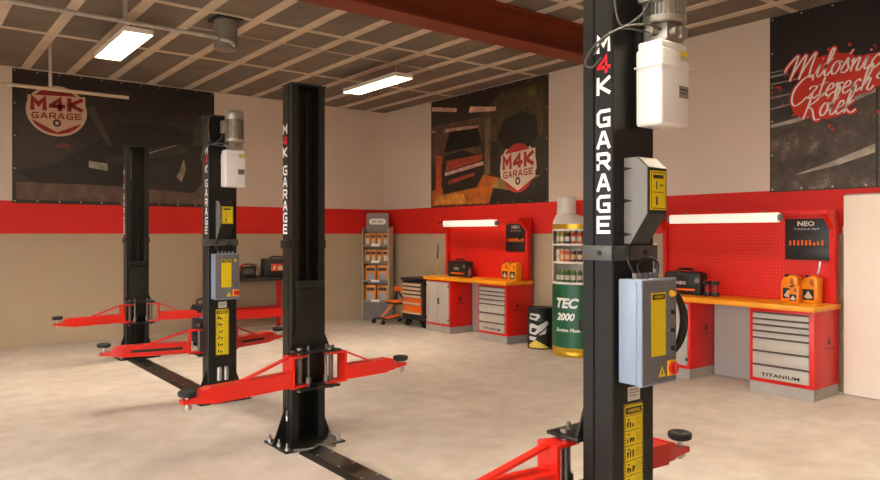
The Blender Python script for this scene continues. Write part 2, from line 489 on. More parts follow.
def power_unit(root, B, yo, s):
    # everything on the outer face; d negative = outwards.  x in post coordinates
    # control box
    x0, x1, dd, z0, z1 = -.12, .115, .13, .985, 1.415
    cb = MB().box(x0, x1, -dd+.028, -.012, z0, z1, .006)
    cbx = B(cb, 'control_box', BOXBL)
    B(MB().box(x0-.003, x1+.003, -dd, -dd+.027, z0-.003, z1+.003, .005).mat(1).box(x0+.004, x1-.004, -dd-.0012, -dd+.001, z0+.006, z1-.006), 'box_lid', [BOXBL, BOXFR], cbx)
    sx0, sx1 = -.055, .03
    B(
      MB().box(sx0-.006, sx1+.006, -dd-.0024, -dd-.001, 1.10, 1.36).mat(1).box(sx0, sx1, -dd-.0034, -dd-.001, 1.332, 1.354), 'instruction_sticker', [YEL, STK], cbx)
    B(MB().text(text2d('WARNING', .012, .06, bold=.02), lambda u, v: (sx0+.012+u, -dd-.0042, 1.337+v)), 'sticker_text', YEL, cbx)
    B(MB().cyl((.075, -dd, 1.352), (.075, -dd-.010, 1.352), .014).cyl((.075, -dd-.010, 1.352), (.075, -dd-.022, 1.352), .012, .009), 'indicator_lamp', mk('amber_lens', 'd9a010', .3), cbx)
    for z in (1.275, 1.20, 1.125):
        B(MB().cyl((.075, -dd, z), (.075, -dd-.008, z), .016).mat(1).cyl((.075, -dd-.008, z), (.075, -dd-.016, z), .011), 'push_button', [STEEL, PLBLK], cbx)
    B(MB().box(.048, .108, -dd-.006, -dd-.001, 1.01, 1.075, .002), 'switch_plate', mk('switch_yellow', 'f0b40a', .45), cbx)
    B(MB().cyl((.078, -dd-.006, 1.042), (.078, -dd-.02, 1.042), .025).box(.072, .084, -dd-.028, -dd-.019, 1.02, 1.064, .003), 'main_switch', mk('switch_red', 'c81b10', .4), cbx)
    B(MB().prism([(-.012, 1.012), (.036, 1.012), (.012, 1.056)], 'y', -dd-.0024, -dd-.001).mat(1).prism([(.009, 1.022), (.016, 1.022), (.011, 1.032), (.017, 1.032), (.010, 1.046), (.013, 1.034), (.007, 1.034)], 'y', -dd-.0034, -dd-.001), 'hazard_triangle', [YEL, STK], cbx)
    gl = MB()
    for k in range(5): gl.cyl((-.06+.035*k, -.05, z1), (-.06+.035*k, -.05, z1+.022), .011, n=8)
    B(gl, 'cable_gland', COVG, cbx)
    B(MB().tube([(.09, -.05, 1.415), (.095, -.05, 1.48), (.04, -.03, 1.50), (.0, -.02, 1.47), (.0, -.03, 1.43)], .006).tube([(-.06, -.05, 1.43), (-.08, -.03, 1.5), (-.03, -.012, 1.58)], .006), 'control_cable', PLBLK)
    cc = MB()
    for k in range(3):
        q = .014*k
        cc.tube([(.11, -.045+q, 1.38), (.22, -.04+q, 1.36), (.30-q, -.03, 1.31), (.345-q*1.4, -.03, 1.22), (.32-q*1.4, -.03, 1.13), (.24, -.035, 1.075+q), (.15, -.045, 1.06+q), (.11, -.05+q, 1.07)], .0075)
    if yo < 3: B(cc, 'cable_coil', PLBLK)
    else: cc.bm.free()
    # lock cover
    A0, A1 = -.067, .063
    pr = [(-.001, 1.56), (-.001, 1.92), (-.07, 1.92), (-.12, 1.875), (-.12, 1.685), (-.03, 1.56)]
    cv = B(MB().prism(pr, 'x', A0+.003, A1-.003), 'lock_cover', BLACK)
    B(MB().prism([(a+.004 if a < -.05 else a, b) for a, b in pr], 'x', A0-.0005, A0+.003), 'cover_side', COVG, cv)
    B(MB().box(A0+.012, A1-.008, -.1215, -.1205, 1.70, 1.862).mat(1).box(A0+.018, A1-.014, -.1225, -.1205, 1.706, 1.856).mat(0).box(A0+.021, A1-.017, -.1232, -.1205, 1.709, 1.853)
      .mat(1).box(A0+.03, A1-.03, -.124, -.1205, 1.83, 1.845).box(A0+.05, A0+.056, -.124, -.1205, 1.785, 1.82).box(A0+.075, A1-.03, -.124, -.1205, 1.80, 1.805).box(A0+.03, A1-.03, -.124, -.1205, 1.772, 1.775).box(A0+.05, A0+.06, -.124, -.1205, 1.72, 1.755), 'cover_sticker', [YEL, STK], cv)
    for z in (1.60, 1.74, 1.875):
        B(MB().prism([(-.004, z-.008), (-.045, z), (-.004, z+.008)], 'x', A0-.004, A0-.0006), 'cover_clip', CHAN, cv)
    # warning sticker and rating plate
    w0, w1 = -.068, .062
    ws = MB().box(w0, w1, -.002, -.0005, .44, .882)
    ws.mat(1)
    n = 34
    for k in range(n):   # hazard border
        z = .44 + .442*k/n
        for a in (w0, w1-.009):
            ws.prism([(a, z), (a+.009, z+.005), (a+.009, z+.0115), (a, z+.0065)], 'y', -.0028, -.0005)
    for k in range(10):
        xx = w0 + .13*k/10
        for z in (.44, .873):
            ws.prism([(xx, z), (xx+.006, z), (xx+.012, z+.009), (xx+.006, z+.009)], 'y', -.0028, -.0005)
    ws.box(w0+.012, w1-.012, -.0028, -.0005, .838, .866)
    for k in range(6):
        z = .452 + .0635*k
        ws.box(w0+.012, w1-.012, -.0028, -.0005, z+.0605, z+.0628)
        for q in range(3):   # pictogram bars
            a = w0+.02+.018*q; hh = random.uniform(.012, .03)
            ws.prism([(a, z+.012), (a+.007, z+.010), (a+.014*random.random()+.007, z+.012+hh), (a, z+.014+hh)], 'y', -.0028, -.0005)
        ws.cyl((w0+.03, -.0028, z+.046), (w0+.03, -.0005, z+.046), .005, n=8)
    ws.mat(2)
    for k in range(6):
        z = .452 + .0635*k; ws.box(w0+.08, w1-.014, -.0026, -.0005, z+.01, z+.05)
    wso = B(ws, 'warning_sticker', [YEL, STK, YELD])
    B(MB().text(text2d('WARNING', .016, .085, bold=.02), lambda u, v: (w0+.022+u, -.0034, .844+v)), 'sticker_text', YEL, wso)
    B(MB().box(-.042, .04, -.002, -.0005, .893, .952).mat(1).box(-.036, .034, -.0028, -.0005, .925, .929).box(-.036, .02, -.0028, -.0005, .913, .917).box(-.036, .03, -.0028, -.0005, .937, .941), 'rating_plate', [LBLG, LBLGR])
    # adapters hung low
    for a in (-.045, .02):
        B(MB().box(a-.01, a+.01, -.02, -.0005, .2, .22).lathe([(.02, 0), (.024, .004), (.024, .125), (.019, .13), (.019, .12), (.014, .115)], (a, -.035, .205), 16), 'height_adapter', STEEL)
    power_head(root, B)

def power_head(root, B):
    # oil tank
    UP = .03
    B0 = B
    def B(mb, name, mats, par=root, **k):
        for v in mb.bm.verts: v.co.z += UP
        return B0(mb, name, mats, par, **k)
    tk = MB().box(-.032, .168, -.16, -.03, 2.02, 2.34, .014, 3)
    tk.lathe([(.03, 0), (.03, .02)], (.07, -.09, 2.355), 14)
    tk.box(-.026, .162, -.154, -.036, 2.33, 2.372, .012, 3)
    tk.box(-.036, .172, -.164, -.026, 2.262, 2.270, .002)
    tko = B(tk, 'oil_tank', WHITEP)
    B(MB().box(.09, .155, -.1612, -.1595, 2.14, 2.19).mat(1).box(.095, .15, -.1618, -.1595, 2.172, 2.178).box(.095, .14, -.1618, -.1595, 2.158, 2.163), 'tank_label', [LBLGR, STK], tko)
    B(MB().box(.10, .155, -.1612, -.1595, 2.315, 2.335).mat(1).box(.10, .155, -.1612, -.1595, 2.296, 2.314), 'tank_warning', [YEL, LBLG], tko)
    B(MB().box(.0, .14, -.032, -.0005, 2.3, 2.5, .003), 'pump_bracket', BLACK)
    # pump block and motor
    pb = MB().box(.02, .14, -.15, -.032, 2.375, 2.45, .008)
    pb.cyl((.02, -.09, 2.42), (-.02, -.09, 2.42), .022).cyl((.05, -.15, 2.41), (.05, -.175, 2.41), .016, n=8).box(.085, .13, -.175, -.15, 2.385, 2.435, .004)
    B(pb, 'pump_block', ALU)
    mo = MB()
    cx, cy = .08, -.095
    mo.lathe([(.085, 2.45), (.09, 2.455), (.09, 2.48), (.072, 2.485), (.072, 2.66), (.088, 2.665), (.09, 2.70), (.09, 2.735), (.08, 2.75), (.03, 2.752)], (cx, cy, 0), 28)
    for k in range(30):
        a = 2*PI*k/30; c, s_ = math.cos(a), math.sin(a)
        mo.bar((cx+c*.077, cy+s_*.077, 2.485), (cx+c*.077, cy+s_*.077, 2.662), .022, .0035, up=(-s_, c, 0))
    mt = B(mo, 'motor', ALU)
    B(MB().box(-.045, .012, -.14, -.05, 2.53, 2.65, .008), 'terminal_box', ALU, mt)
    B(MB().tube([(.02, -.12, 2.42), (-.04, -.11, 2.43), (-.10, -.05, 2.43), (-.155, .0, 2.40), (-.165, .08, 2.36), (-.16, .13, 2.30), (-.148, .10, 2.28), (-.15, .05, 2.31)], .0052)
      .tube([(.01, -.10, 2.40), (-.06, -.08, 2.41), (-.12, -.02, 2.42), (-.155, .04, 2.38), (-.15, .09, 2.33)], .0045)
      .tube([(-.03, -.1, 2.53), (-.05, -.06, 2.47), (-.12, -.02, 2.44), (-.14, -.004, 2.6), (-.12, -.005, 2.7)], .005), 'hydraulic_hose', HOSE)

lift_post(1.86, 1, 'nearest black lift post with control box and white oil tank, cut by the frame', True, [(-.98, .36, .0), (.62, .23, .0)], .575, pad_dz=-.01)
lift_post(5.00, -1, 'black lift post with open channel facing forward, red arms spread at both sides, centre left', False, [(-.93, .38, .012), (.69, .30, -.02)], .60, pad_dz=-.03)
lift_post(6.62, 1, 'farther lift post with small control box, silver motor and white tank', True, [(-.90, .43, 0), (.72, .43, -.01)], .56, slot=True)
lift_post(9.76, -1, 'farthest black lift post, open channel in front of the big left banner', False, [(-.91, .40, 0), (.70, .40, 0)], .60)

# cable covers across the floor
for (y0, y1, lab) in ((2.19, 4.68, 'black floor cable cover between the two near lift posts'), (6.95, 9.44, 'black floor cable cover between the two far lift posts')):
    r = thing('cable_cover', lab, 'cable cover', (2.435, (y0+y1)/2, 0), 0, 'floor cable covers')
    MB().prism([(2.325, 0), (2.545, 0), (2.515, .028), (2.355, .028)], 'y', y0, y1).build('cover_plate', BLACK, r)
    sm = MB()
    for k in range(8):
        y = y0 + .2 + (y1-y0-.4)*k/7
        for xx in (2.375, 2.495): sm.cyl((xx, y, .028), (xx, y, .031), .009, n=8)
    sm.build('screw', STEEL, r)
tag(MB().tube([(2.30, 4.70, .022), (2.36, 4.60, .045), (2.42, 4.60, .05), (2.47, 4.67, .038), (2.52, 4.62, .042), (2.60, 4.63, .022)], .010).build('hose', HOSE), 'short grey hose lying across the base of the centre left lift post', 'hose')

# ------------------------------------------------------------------ ceiling lights and pipes
def ceiling_light(x, label, loc_y=7.72, L=1.38):
    y0, y1 = loc_y, loc_y+L; w = .29; z = 3.70
    r = thing('ceiling_light', label, 'ceiling light', (x+w/2, (y0+y1)/2, z), 0, 'louvred ceiling lights')
    MB().box(x, x+.006, y0, y1, z, z+.045).box(x+w-.006, x+w, y0, y1, z, z+.045).box(x, x+w, y0, y0+.006, z, z+.045).box(x, x+w, y1-.006, y1, z, z+.045).box(x, x+w, y0, y1, z+.045, z+.058, .003).build('housing', WHITE, r)
    lv = MB()
    for k in range(1, 28):
        y = y0 + L*k/28; lv.box(x+.006, x+w-.006, y-.0015, y+.0015, z+.002, z+.03)
    for k in range(1, 4):
        xx = x + w*k/4; lv.box(xx-.001, xx+.001, y0, y1, z+.002, z+.03)
    lv.build('louvre', LOUV, r)
    MB().box(x+.01, x+w-.01, y0+.01, y1-.01, z+.034, z+.039).build('lamp_tubes', LAMP, r)
    wr = MB()
    for y in (y0+.2, y1-.2): wr.cyl((x+w/2, y, z+.058), (x+w/2, y, ZC-.005), .004, n=6)
    wr.build('suspension_wire', GALV, r)
ceiling_light(1.87, 'louvred ceiling light above the left banner side')
ceiling_light(5.24, 'louvred ceiling light near the far room corner')
for (x, y) in ((-1.5, 7.72), (-1.5, 2.2), (1.87, 1.4), (5.24, 1.6)):  # unseen lamps added to supply room light
    ceiling_light(x, 'added unseen louvred ceiling light over the front of the workshop, outside the view', y)

r = thing('overhead_pipe', 'long grey pipe hung under the ceiling at top left', 'pipe', (1.2, 7.5, 3.74))
MB().cyl((-3.9, 7.5, 3.735), (2.77, 7.5, 3.735), .022, n=12).build('pipe_run', GALV, r)
for xx in (-1.2, 1.82):
    MB().box(xx-.022, xx+.022, 7.485, 7.488, 3.75, ZC).box(xx-.022, xx+.022, 7.474, 7.526, 3.756, 3.759).build('hanger_strap', GALV, r)
r = thing('exhaust_duct', 'short grey round duct dropping from the ceiling at the end of the pipe', 'duct', (2.885, 7.58, 3.63))
MB().cyl((2.885, 7.58, 3.64), (2.885, 7.58, ZC-.02), .125, n=26).build('duct_body', DUCT, r)
MB().box(2.74, 3.03, 7.43, 7.73, ZC-.03, ZC+.004).build('duct_flange', PLBLK, r)
MB().tube([(2.80, 7.50, 3.72), (2.88, 7.44, 3.70), (2.94, 7.45, 3.66)], .02).build('duct_elbow', GALV, r)
r = thing('hanging_tube', 'thin pale tube hung level in front of the left banner top', 'suspended tube', (1.3, 9.9, 3.42))
MB().cyl((-3.9, 9.9, 3.412), (2.45, 9.9, 3.412), .022, n=12).build('tube_run', mk('pale_tube', 'c8b79a', .35, .3), r)
for xx in (-1.6, 1.53): MB().cyl((xx, 9.9, 3.43), (xx, 9.9, ZC), .022, n=10).build('hanger_rod', GALV, r)

# ------------------------------------------------------------------ wall banners
def ribbon(mb, pts, wid, fn, off, pen=True):
    P = smooth([Vector((a, b, 0)) for a, b in pts], 7)
    Lf = []; Rt = []
    for i, p in enumerate(P):
        d = (P[min(i+1, len(P)-1)] - P[max(i-1, 0)])
        if d.length < 1e-9: d = Vector((1, 0, 0))
        d.normalize(); n = Vector((-d.y, d.x, 0))
        w = wid * ((.5 + .6*abs(d.y)) if pen else 1.)
        e = min(i, len(P)-1-i)
        if e == 0: w *= .55
        Lf.append(p + n*w/2); Rt.append(p - n*w/2)
    vl = [mb.bm.verts.new(fn(q.x, q.y, off)) for q in Lf]; vr = [mb.bm.verts.new(fn(q.x, q.y, off)) for q in Rt]
    fs = []
    for i in range(len(vl)-1):
        fs.append(mb.bm.faces.new((vl[i], vl[i+1], vr[i+1], vr[i])))
    mb._set(fs)

def disc(mb, cx, cy, rx, ry, fn, off, n=28, wob=0.):
    mb.poly([fn(cx + rx*math.cos(2*PI*i/n)*(1+wob*random.uniform(-1, 1)), cy + ry*math.sin(2*PI*i/n)*(1+wob*random.uniform(-1, 1)), off) for i in range(n)])

def shield_logo(fn, cx, cy, w, h, par, mw, mr, md):
    """round badge with a five-sided plate carrying M4K over GARAGE"""
    lg = MB(); f = lambda u, v, o: fn(cx + u*w, cy + v*h, o)
    lg.mat(0); disc(lg, 0, 0, .50, .50, f, .004)
    lg.mat(1); disc(lg, 0, 0, .455, .455, f, .0045)
    lg.mat(0)
    lg.poly([f(a, b, .005) for a, b in ((-.47, .27), (.47, .33), (.47, -.18), (0, -.42), (-.47, -.16))])
    lg.mat(2); disc(lg, 0, -.24, .07, .075, f, .0055, 16)
    lg.mat(0); disc(lg, 0, -.24, .032, .038, f, .006, 12)
    o = lg.build('logo', [mw, mr, md], par, recalc=False)
    lt = MB()
    stroke_text(lt, 'M4K', .86, .27, .075, lambda u, v: f(-.43+u, .0+v+(u-.42)*.05, .006), .12)
    stroke_text(lt, 'GARAGE', .82, .125, .026, lambda u, v: f(-.41+u, -.16+v+(u-.42)*.05, .006), .2)
    lt.build('logo_lettering', mr, o, recalc=False)

def banner(label, fn, W, H, base, n_eye=(8, 5), loc=(0, 0, 0)):
    r = thing('wall_banner', label, 'banner', loc)
    m = MB()
    g = [[m.bm.verts.new(fn(W*i/24, H*j/12, .0015*math.sin(i*1.3)*math.sin(j*.9)*(1 if 0 < i < 24 else 0))) for i in range(25)] for j in range(13)]
    for j in range(12):
        for i in range(24): m.bm.faces.new((g[j][i], g[j][i+1], g[j+1][i+1], g[j+1][i]))
    k = [[m.bm.verts.new(fn(W*i, H*j, -.004)) for i in (0, 1)] for j in (0, 1)]
    m.bm.faces.new((k[0][0], k[1][0], k[1][1], k[0][1]))
    m.build('sheet', base, r, recalc=False)
    eye = [(.03+(W-.06)*i/n_eye[0], v) for i in range(n_eye[0]+1) for v in (.03, H-.03)]
    eye += [(u, .03+(H-.06)*j/n_eye[1]) for j in range(1, n_eye[1]) for u in (.03, W-.03)]
    for u, v in eye:
        e = MB(); disc(e, u, v, .013, .013, fn, .005, 10)
        e.build('eyelet', mk('eyelet_metal', 'a99c86', .4, .6), r, recalc=False)
    return r

def flats(name, par, fn, shapes, off=.003):
    """printed colour areas: list of (material, polygon)"""
    ms = []; mb = MB()
    for k, (mt, pts) in enumerate(shapes):
        if mt not in ms: ms.append(mt)
        mb.mat(ms.index(mt)); mb.poly([fn(u, v, off + .00012*k) for u, v in pts])
    return mb.build(name, ms, par, recalc=False)

pr = lambda n, c: mk('print_'+n, c, .48, var=.42, scale=7)
# left banner: dark car, M4K badge
YW = YB - .006
f1 = lambda u, v, o: (1.31 + u, YW - .003 - o, 2.045 + v)
b1 = banner('big dark banner with a dim car and round badge, on the left wall', f1, 2.90, 1.915, mk('print_dark_brown', '2b2420', .42, var=.35, scale=1.3), (10, 4), (2.76, YW, 2.045))
flats('car_print', b1, f1, [
    (pr('umber', '55443a'), [(.05, .05), (2.85, .05), (2.85, .50), (2.1, .62), (1.3, .34), (.05, .30)]),
    (pr('black', '15120f'), [(.05, .45), (.6, .62), (1.15, 1.0), (1.4, 1.25), (2.2, 1.3), (2.6, 1.15), (2.75, .9), (2.72, .42), (2.55, .22), (2.0, .28), (1.2, .30), (.3, .30)]),
    (pr('bonnet', '2f2823'), [(1.2, .70), (1.9, .92), (2.35, 1.02), (2.5, .98), (2.45, .88), (1.9, .76), (1.3, .60)]),
    (pr('chrome', '8f8372'), [(1.72, .80), (2.28, 1.0), (2.28, .985), (1.74, .78)]),
    (pr('lampdark', '221d1a'), [(1.72, .28), (2.25, .24), (2.38, .32), (2.45, .62), (2.40, .80), (1.95, .66), (1.75, .45)]),
    (pr('lampglow', '8d7f70'), [(2.36, .40), (2.43, .60), (2.40, .78), (2.34, .60), (2.28, .48)]),
    (pr('plate', '8e8980'), [(.99, .56), (1.25, .52), (1.25, .63), (.99, .66)]),
    (pr('rust', '5e2c16'), [(.54, .84), (.72, .82), (.76, .88), (.60, .90)]),
    (pr('grey', '3e362f'), [(1.1, 1.72), (1.6, 1.78), (1.6, 1.74), (1.2, 1.60)]),
    (pr('grey', '3e362f'), [(.95, 1.45), (1.25, .9), (1.32, .92), (1.05, 1.5)]),
    (pr('pillar', '3a322c'), [(2.55, 1.0), (2.75, 1.05), (2.76, 1.5), (2.58, 1.48)]),
])
shield_logo(f1, .565, 1.36, .80, .74, b1, mk('badge_cream', 'c9a98c', .5), mk('badge_red', '8e1812', .5), mk('badge_dark', '33251d', .5))

# middle banner: garage picture with badge
XW = XR - .006
f2 = lambda u, v, o: (XW - .003 - o, 10.04 - u, 2.075 + v)
b2 = banner('banner with a lamplit garage picture and red badge, on the right wall near the corner', f2, 2.86, 1.89, mk('print_garage_dark', '2e251e', .42, var=.3, scale=1.8), (8, 4), (XW, 8.6, 2.075))
flats('garage_print', b2, f2, [
    (pr('olive', '4a3d26'), [(1.2, 1.0), (2.75, 1.0), (2.75, 1.75), (1.9, 1.80), (1.2, 1.4)]),
    (pr('wallbrown', '5b4632'), [(.05, .75), (1.35, .8), (1.35, 1.45), (.05, 1.45)]),
    (pr('orangefloor', 'a4571c'), [(.03, .03), (2.2, .03), (1.9, .40), (1.2, .55), (.5, .40), (.03, .30)]),
    (pr('amber', 'bd7d2e'), [(.1, .05), (1.0, .05), (.9, .22), (.2, .20)]),
    (pr('carback', '17120f'), [(.35, .22), (1.25, .30), (1.45, .55), (1.4, .80), (.9, .95), (.4, .90), (.3, .6)]),
    (pr('carred', '9c3a26'), [(.42, .62), (1.38, .74), (1.40, .84), (.45, .80)]),
    (pr('carred', '9c3a26'), [(.5, .38), (1.2, .50), (1.2, .55), (.5, .46)]),
    (pr('bumper', 'c09a8e'), [(.40, .54), (1.42, .66), (1.42, .72), (.40, .60)]),
    (pr('cab', '0f0c0b'), [(.38, .95), (.55, 1.32), (1.25, 1.36), (1.38, .98)]),
    (pr('engineblk', '0e0b0a'), [(1.75, 1.05), (1.9, 1.32), (2.3, 1.42), (2.62, 1.30), (2.66, 1.0), (2.45, .85), (1.95, .86)]),
    (pr('pipes', '6b5a45'), [(1.45, .5), (1.58, .5), (1.6, 1.4), (1.46, 1.4)]),
    (pr('darkfloor', '1d1712'), [(1.55, .03), (2.82, .03), (2.82, .45), (2.3, .55), (1.7, .35)]),
    (pr('khaki', '8a7548'), [(1.62, .28), (2.0, .22), (2.7, .40), (2.3, .48), (1.8, .42)]),
    (pr('orangepost', 'b4471b'), [(.14, .28), (.30, .28), (.32, .90), (.16, .92)]),
    (pr('tubeglow', 'd8a896'), [(.03, 1.72), (.72, 1.62), (.74, 1.68), (.03, 1.80)]),
    (pr('tubeglow', 'd8a896'), [(1.05, 1.56), (1.70, 1.50), (1.74, 1.56), (1.08, 1.66)]),
    (pr('tubedim', 'b0897c'), [(.03, 1.33), (.14, 1.33), (.14, 1.37), (.03, 1.37)]),
    (pr('tubedim', 'b0897c'), [(.42, 1.30), (1.30, 1.28), (1.30, 1.33), (.42, 1.36)]),
    (pr('leaf', '4d5a1c'), [(2.45, 1.60), (2.62, 1.62), (2.60, 1.78), (2.44, 1.76)]),
])
shield_logo(f2, 2.22, .55, .80, .84, b2, mk('badge_white', 'd9c7b4', .5), mk('badge_red2', 'a82820', .5), MATS['badge_dark'])

# right banner: script lettering on asphalt
f3 = lambda u, v, o: (XW - .003 - o, 3.872 - u, 2.06 + v)
b3 = banner('black and grey banner with white script lettering on a red splash', f3, 1.62, 1.915, mk('print_black_sheet', '221d1b', .42, var=.2, scale=2.5), (5, 5), (XW, 3.06, 2.06))
flats('road_print', b3, f3, [
    (ASPH, [(.01, .01), (1.60, .01), (1.60, 1.02), (.01, .72)]),
    (pr('roaddark', '3d352f'), [(.01, .72), (1.60, 1.02), (1.60, 1.14), (.01, 1.12)]),
    (pr('paint', '9f968c'), [(.01, .705), (.25, .73), (.62, .80), (1.06, .935), (1.06, .975), (.60, .84), (.2, .765), (.01, .74)]),
    (pr('paint', '9f968c'), [(.26, .17), (.70, .245), (1.05, .345), (1.05, .43), (.70, .305)]),
    (pr('line', '8b8178'), [(.01, 1.02), (.34, 1.05), (.34, 1.065), (.01, 1.04)]),
    (pr('line', '8b8178'), [(.01, 1.17), (.36, 1.19), (.36, 1.205), (.01, 1.19)]),
    (pr('line', '8b8178'), [(.01, .90), (.24, .93), (.24, .95), (.01, .918)]),
    (pr('line', '8b8178'), [(.01, 1.25), (.20, 1.26), (.20, 1.285), (.01, 1.275)]),
    (pr('line', '8b8178'), [(.01, 1.30), (.14, 1.31), (.14, 1.322), (.01, 1.315)]),
    (pr('seam', '17120f'), [(1.055, .01), (1.075, .01), (1.075, 1.90), (1.055, 1.90)]),
])
GL = {
 'M': ([[(-.45, .8), (-.3, 1.25), (.12, 1.85), (.27, 1.75), (.12, 0)], [(.14, .4), (.62, 1.6), (.85, 1.85), (.82, .9), (.76, .05)], [(.78, .4), (1.25, 1.6), (1.5, 1.9), (1.42, .8), (1.5, .1), (1.78, .25)]], 1.85),
 'i': ([[(0, .3), (.2, .95), (.15, .2), (.3, 0), (.5, .3)], [(.26, 1.3), (.3, 1.42)]], .5),
 'ł': ([[(0, .3), (.35, 1.5), (.36, 2.0), (.2, 1.8), (.12, .3), (.3, 0), (.5, .3)], [(-.1, .85), (.5, 1.25)]], .5),
 'o': ([[(.5, .85), (.25, .95), (.05, .5), (.2, .03), (.45, .15), (.55, .6), (.4, .95), (.7, .8)]], .68),
 'ś': ([[(0, .2), (.3, 1.05), (.35, .7), (.48, .3), (.3, 0), (.05, .1)], [(.32, 1.3), (.5, 1.65)]], .58),
 'n': ([[(0, .7), (.12, .95), (.1, 0)], [(.1, .3), (.35, .9), (.5, .85), (.45, .15), (.6, 0), (.8, .3)]], .78),
 'c': ([[(.5, .75), (.35, .95), (.08, .6), (.1, .15), (.3, 0), (.6, .3)]], .58),
 'y': ([[(0, .8), (.1, .95), (.1, .3), (.25, .1), (.5, .5), (.55, .95), (.5, 0), (.3, -.8), (.05, -.7), (.3, -.2), (.8, .4)]], .8),
 'C': ([[(1.1, 1.45), (1.0, 1.9), (.5, 1.75), (.02, 1.0), (-.02, .1), (.3, -.45), (.75, -.2), (1.0, .2)]], 1.05),
 'z': ([[(0, .75), (.15, .95), (.5, .85), (.05, .05), (.35, .1), (.5, -.05), (.7, .2)]], .68),
 't': ([[(.2, 1.6), (.12, .3), (.28, 0), (.5, .3)], [(-.08, 1.0), (.5, 1.12)]], .48),
 'e': ([[(0, .4), (.4, .6), (.4, .9), (.2, .92), (.05, .4), (.2, 0), (.6, .3)]], .58),
 'r': ([[(0, .7), (.12, .95), (.1, 0)], [(.1, .4), (.3, .9), (.5, .82)]], .5),
 'h': ([[(.1, .3), (.4, 1.6), (.33, 2.0), (.15, 1.6), (.08, 0)], [(.08, .3), (.35, .9), (.48, .8), (.42, .15), (.6, 0), (.8, .3)]], .8),
 'K': ([[(.2, 1.9), (.15, 1.0), (.0, -.1)], [(1.1, 1.8), (.6, 1.2), (.15, .85), (.5, .6), (.9, -.2), (1.3, -.2)]], 1.1),
 'ó': ([[(.5, .85), (.25, .95), (.05, .5), (.2, .03), (.45, .15), (.55, .6), (.4, .95), (.7, .8)], [(.32, 1.25), (.5, 1.6)]], .68),
 'l': ([[(0, .3), (.35, 1.5), (.36, 2.0), (.2, 1.8), (.12, .3), (.3, 0), (.5, .3)]], .5),
 'k': ([[(.1, .3), (.4, 1.6), (.33, 2.0), (.15, 1.6), (.08, 0)], [(.52, .9), (.1, .45), (.5, 0), (.85, .2)]], .8),
}
lines = [('Miłośnicy', .205, 1.175, .148, .132), ('Czterech', .245, .965, .150, .125), ('Kółek', .365, .765, .137, .135)]
strokes = []
for txt, u0, v0, sx, sy in lines:
    u = u0
    for ch in txt:
        g, adv = GL[ch]
        for stq in g:
            strokes.append([(u + a*sx + b*sy*.28, v0 + b*sy) for a, b in stq])
        u += adv*sx
sp = MB(); random.seed(3)
for q, stq in enumerate(strokes): ribbon(sp, stq, .054, f3, .0090 + .0005*(q % 5), pen=False)
for dk, (cu, cv, ru, rv) in enumerate(((.62, 1.27, .30, .12), (.62, 1.06, .30, .10), (.60, .84, .22, .11), (1.0, 1.22, .22, .10), (.34, .95, .10, .17), (.9, 1.03, .2, .1))):
    disc(sp, cu, cv, ru, rv, f3, .0125 + .0002*dk, 40, .06)
for k in range(26):
    a = random.uniform(0, 2*PI); rr = random.uniform(1.0, 1.25); s_ = random.uniform(.006, .02)
    dq = MB(); disc(dq, .68 + .55*rr*math.cos(a), 1.05 + .36*rr*math.sin(a), s_, s_, f3, .0055, 10, .15)
    dq.build('splash_drop', mk('splash_red', 'c72a16', .48), b3, recalc=False)
for dk, (cu, cv, ru, rv) in enumerate(((.55, 1.12, .16, .07), (.75, 1.15, .3, .06), (.66, .95, .25, .05), (.5, 1.12, .2, .06), (.95, 1.1, .14, .05))): disc(sp, cu, cv, ru, rv, f3, .0139 + .0002*dk, 30, .05)
spo = sp.build('splash_print', mk('splash_red', 'c72a16', .48), b3, recalc=False)
lt = MB()
for q, stq in enumerate(strokes): ribbon(lt, stq, .0185, f3, .0155 + .0005*(q % 5))
lt.build('script_lettering', mk('script_white', 'f2eae0', .48), b3, recalc=False)

# ------------------------------------------------------------------ workbenches
def emblem(mb, fn, h=.085):
    """small dark emblem over a thin line of lettering"""
    mb.text(text2d('6', h, h*.8, bold=.05), lambda u, v: fn(u-h*.4, v+.045))
    mb.text(text2d('TITANIUM', .022, .20, bold=.02), lambda u, v: fn(u-.10, v))

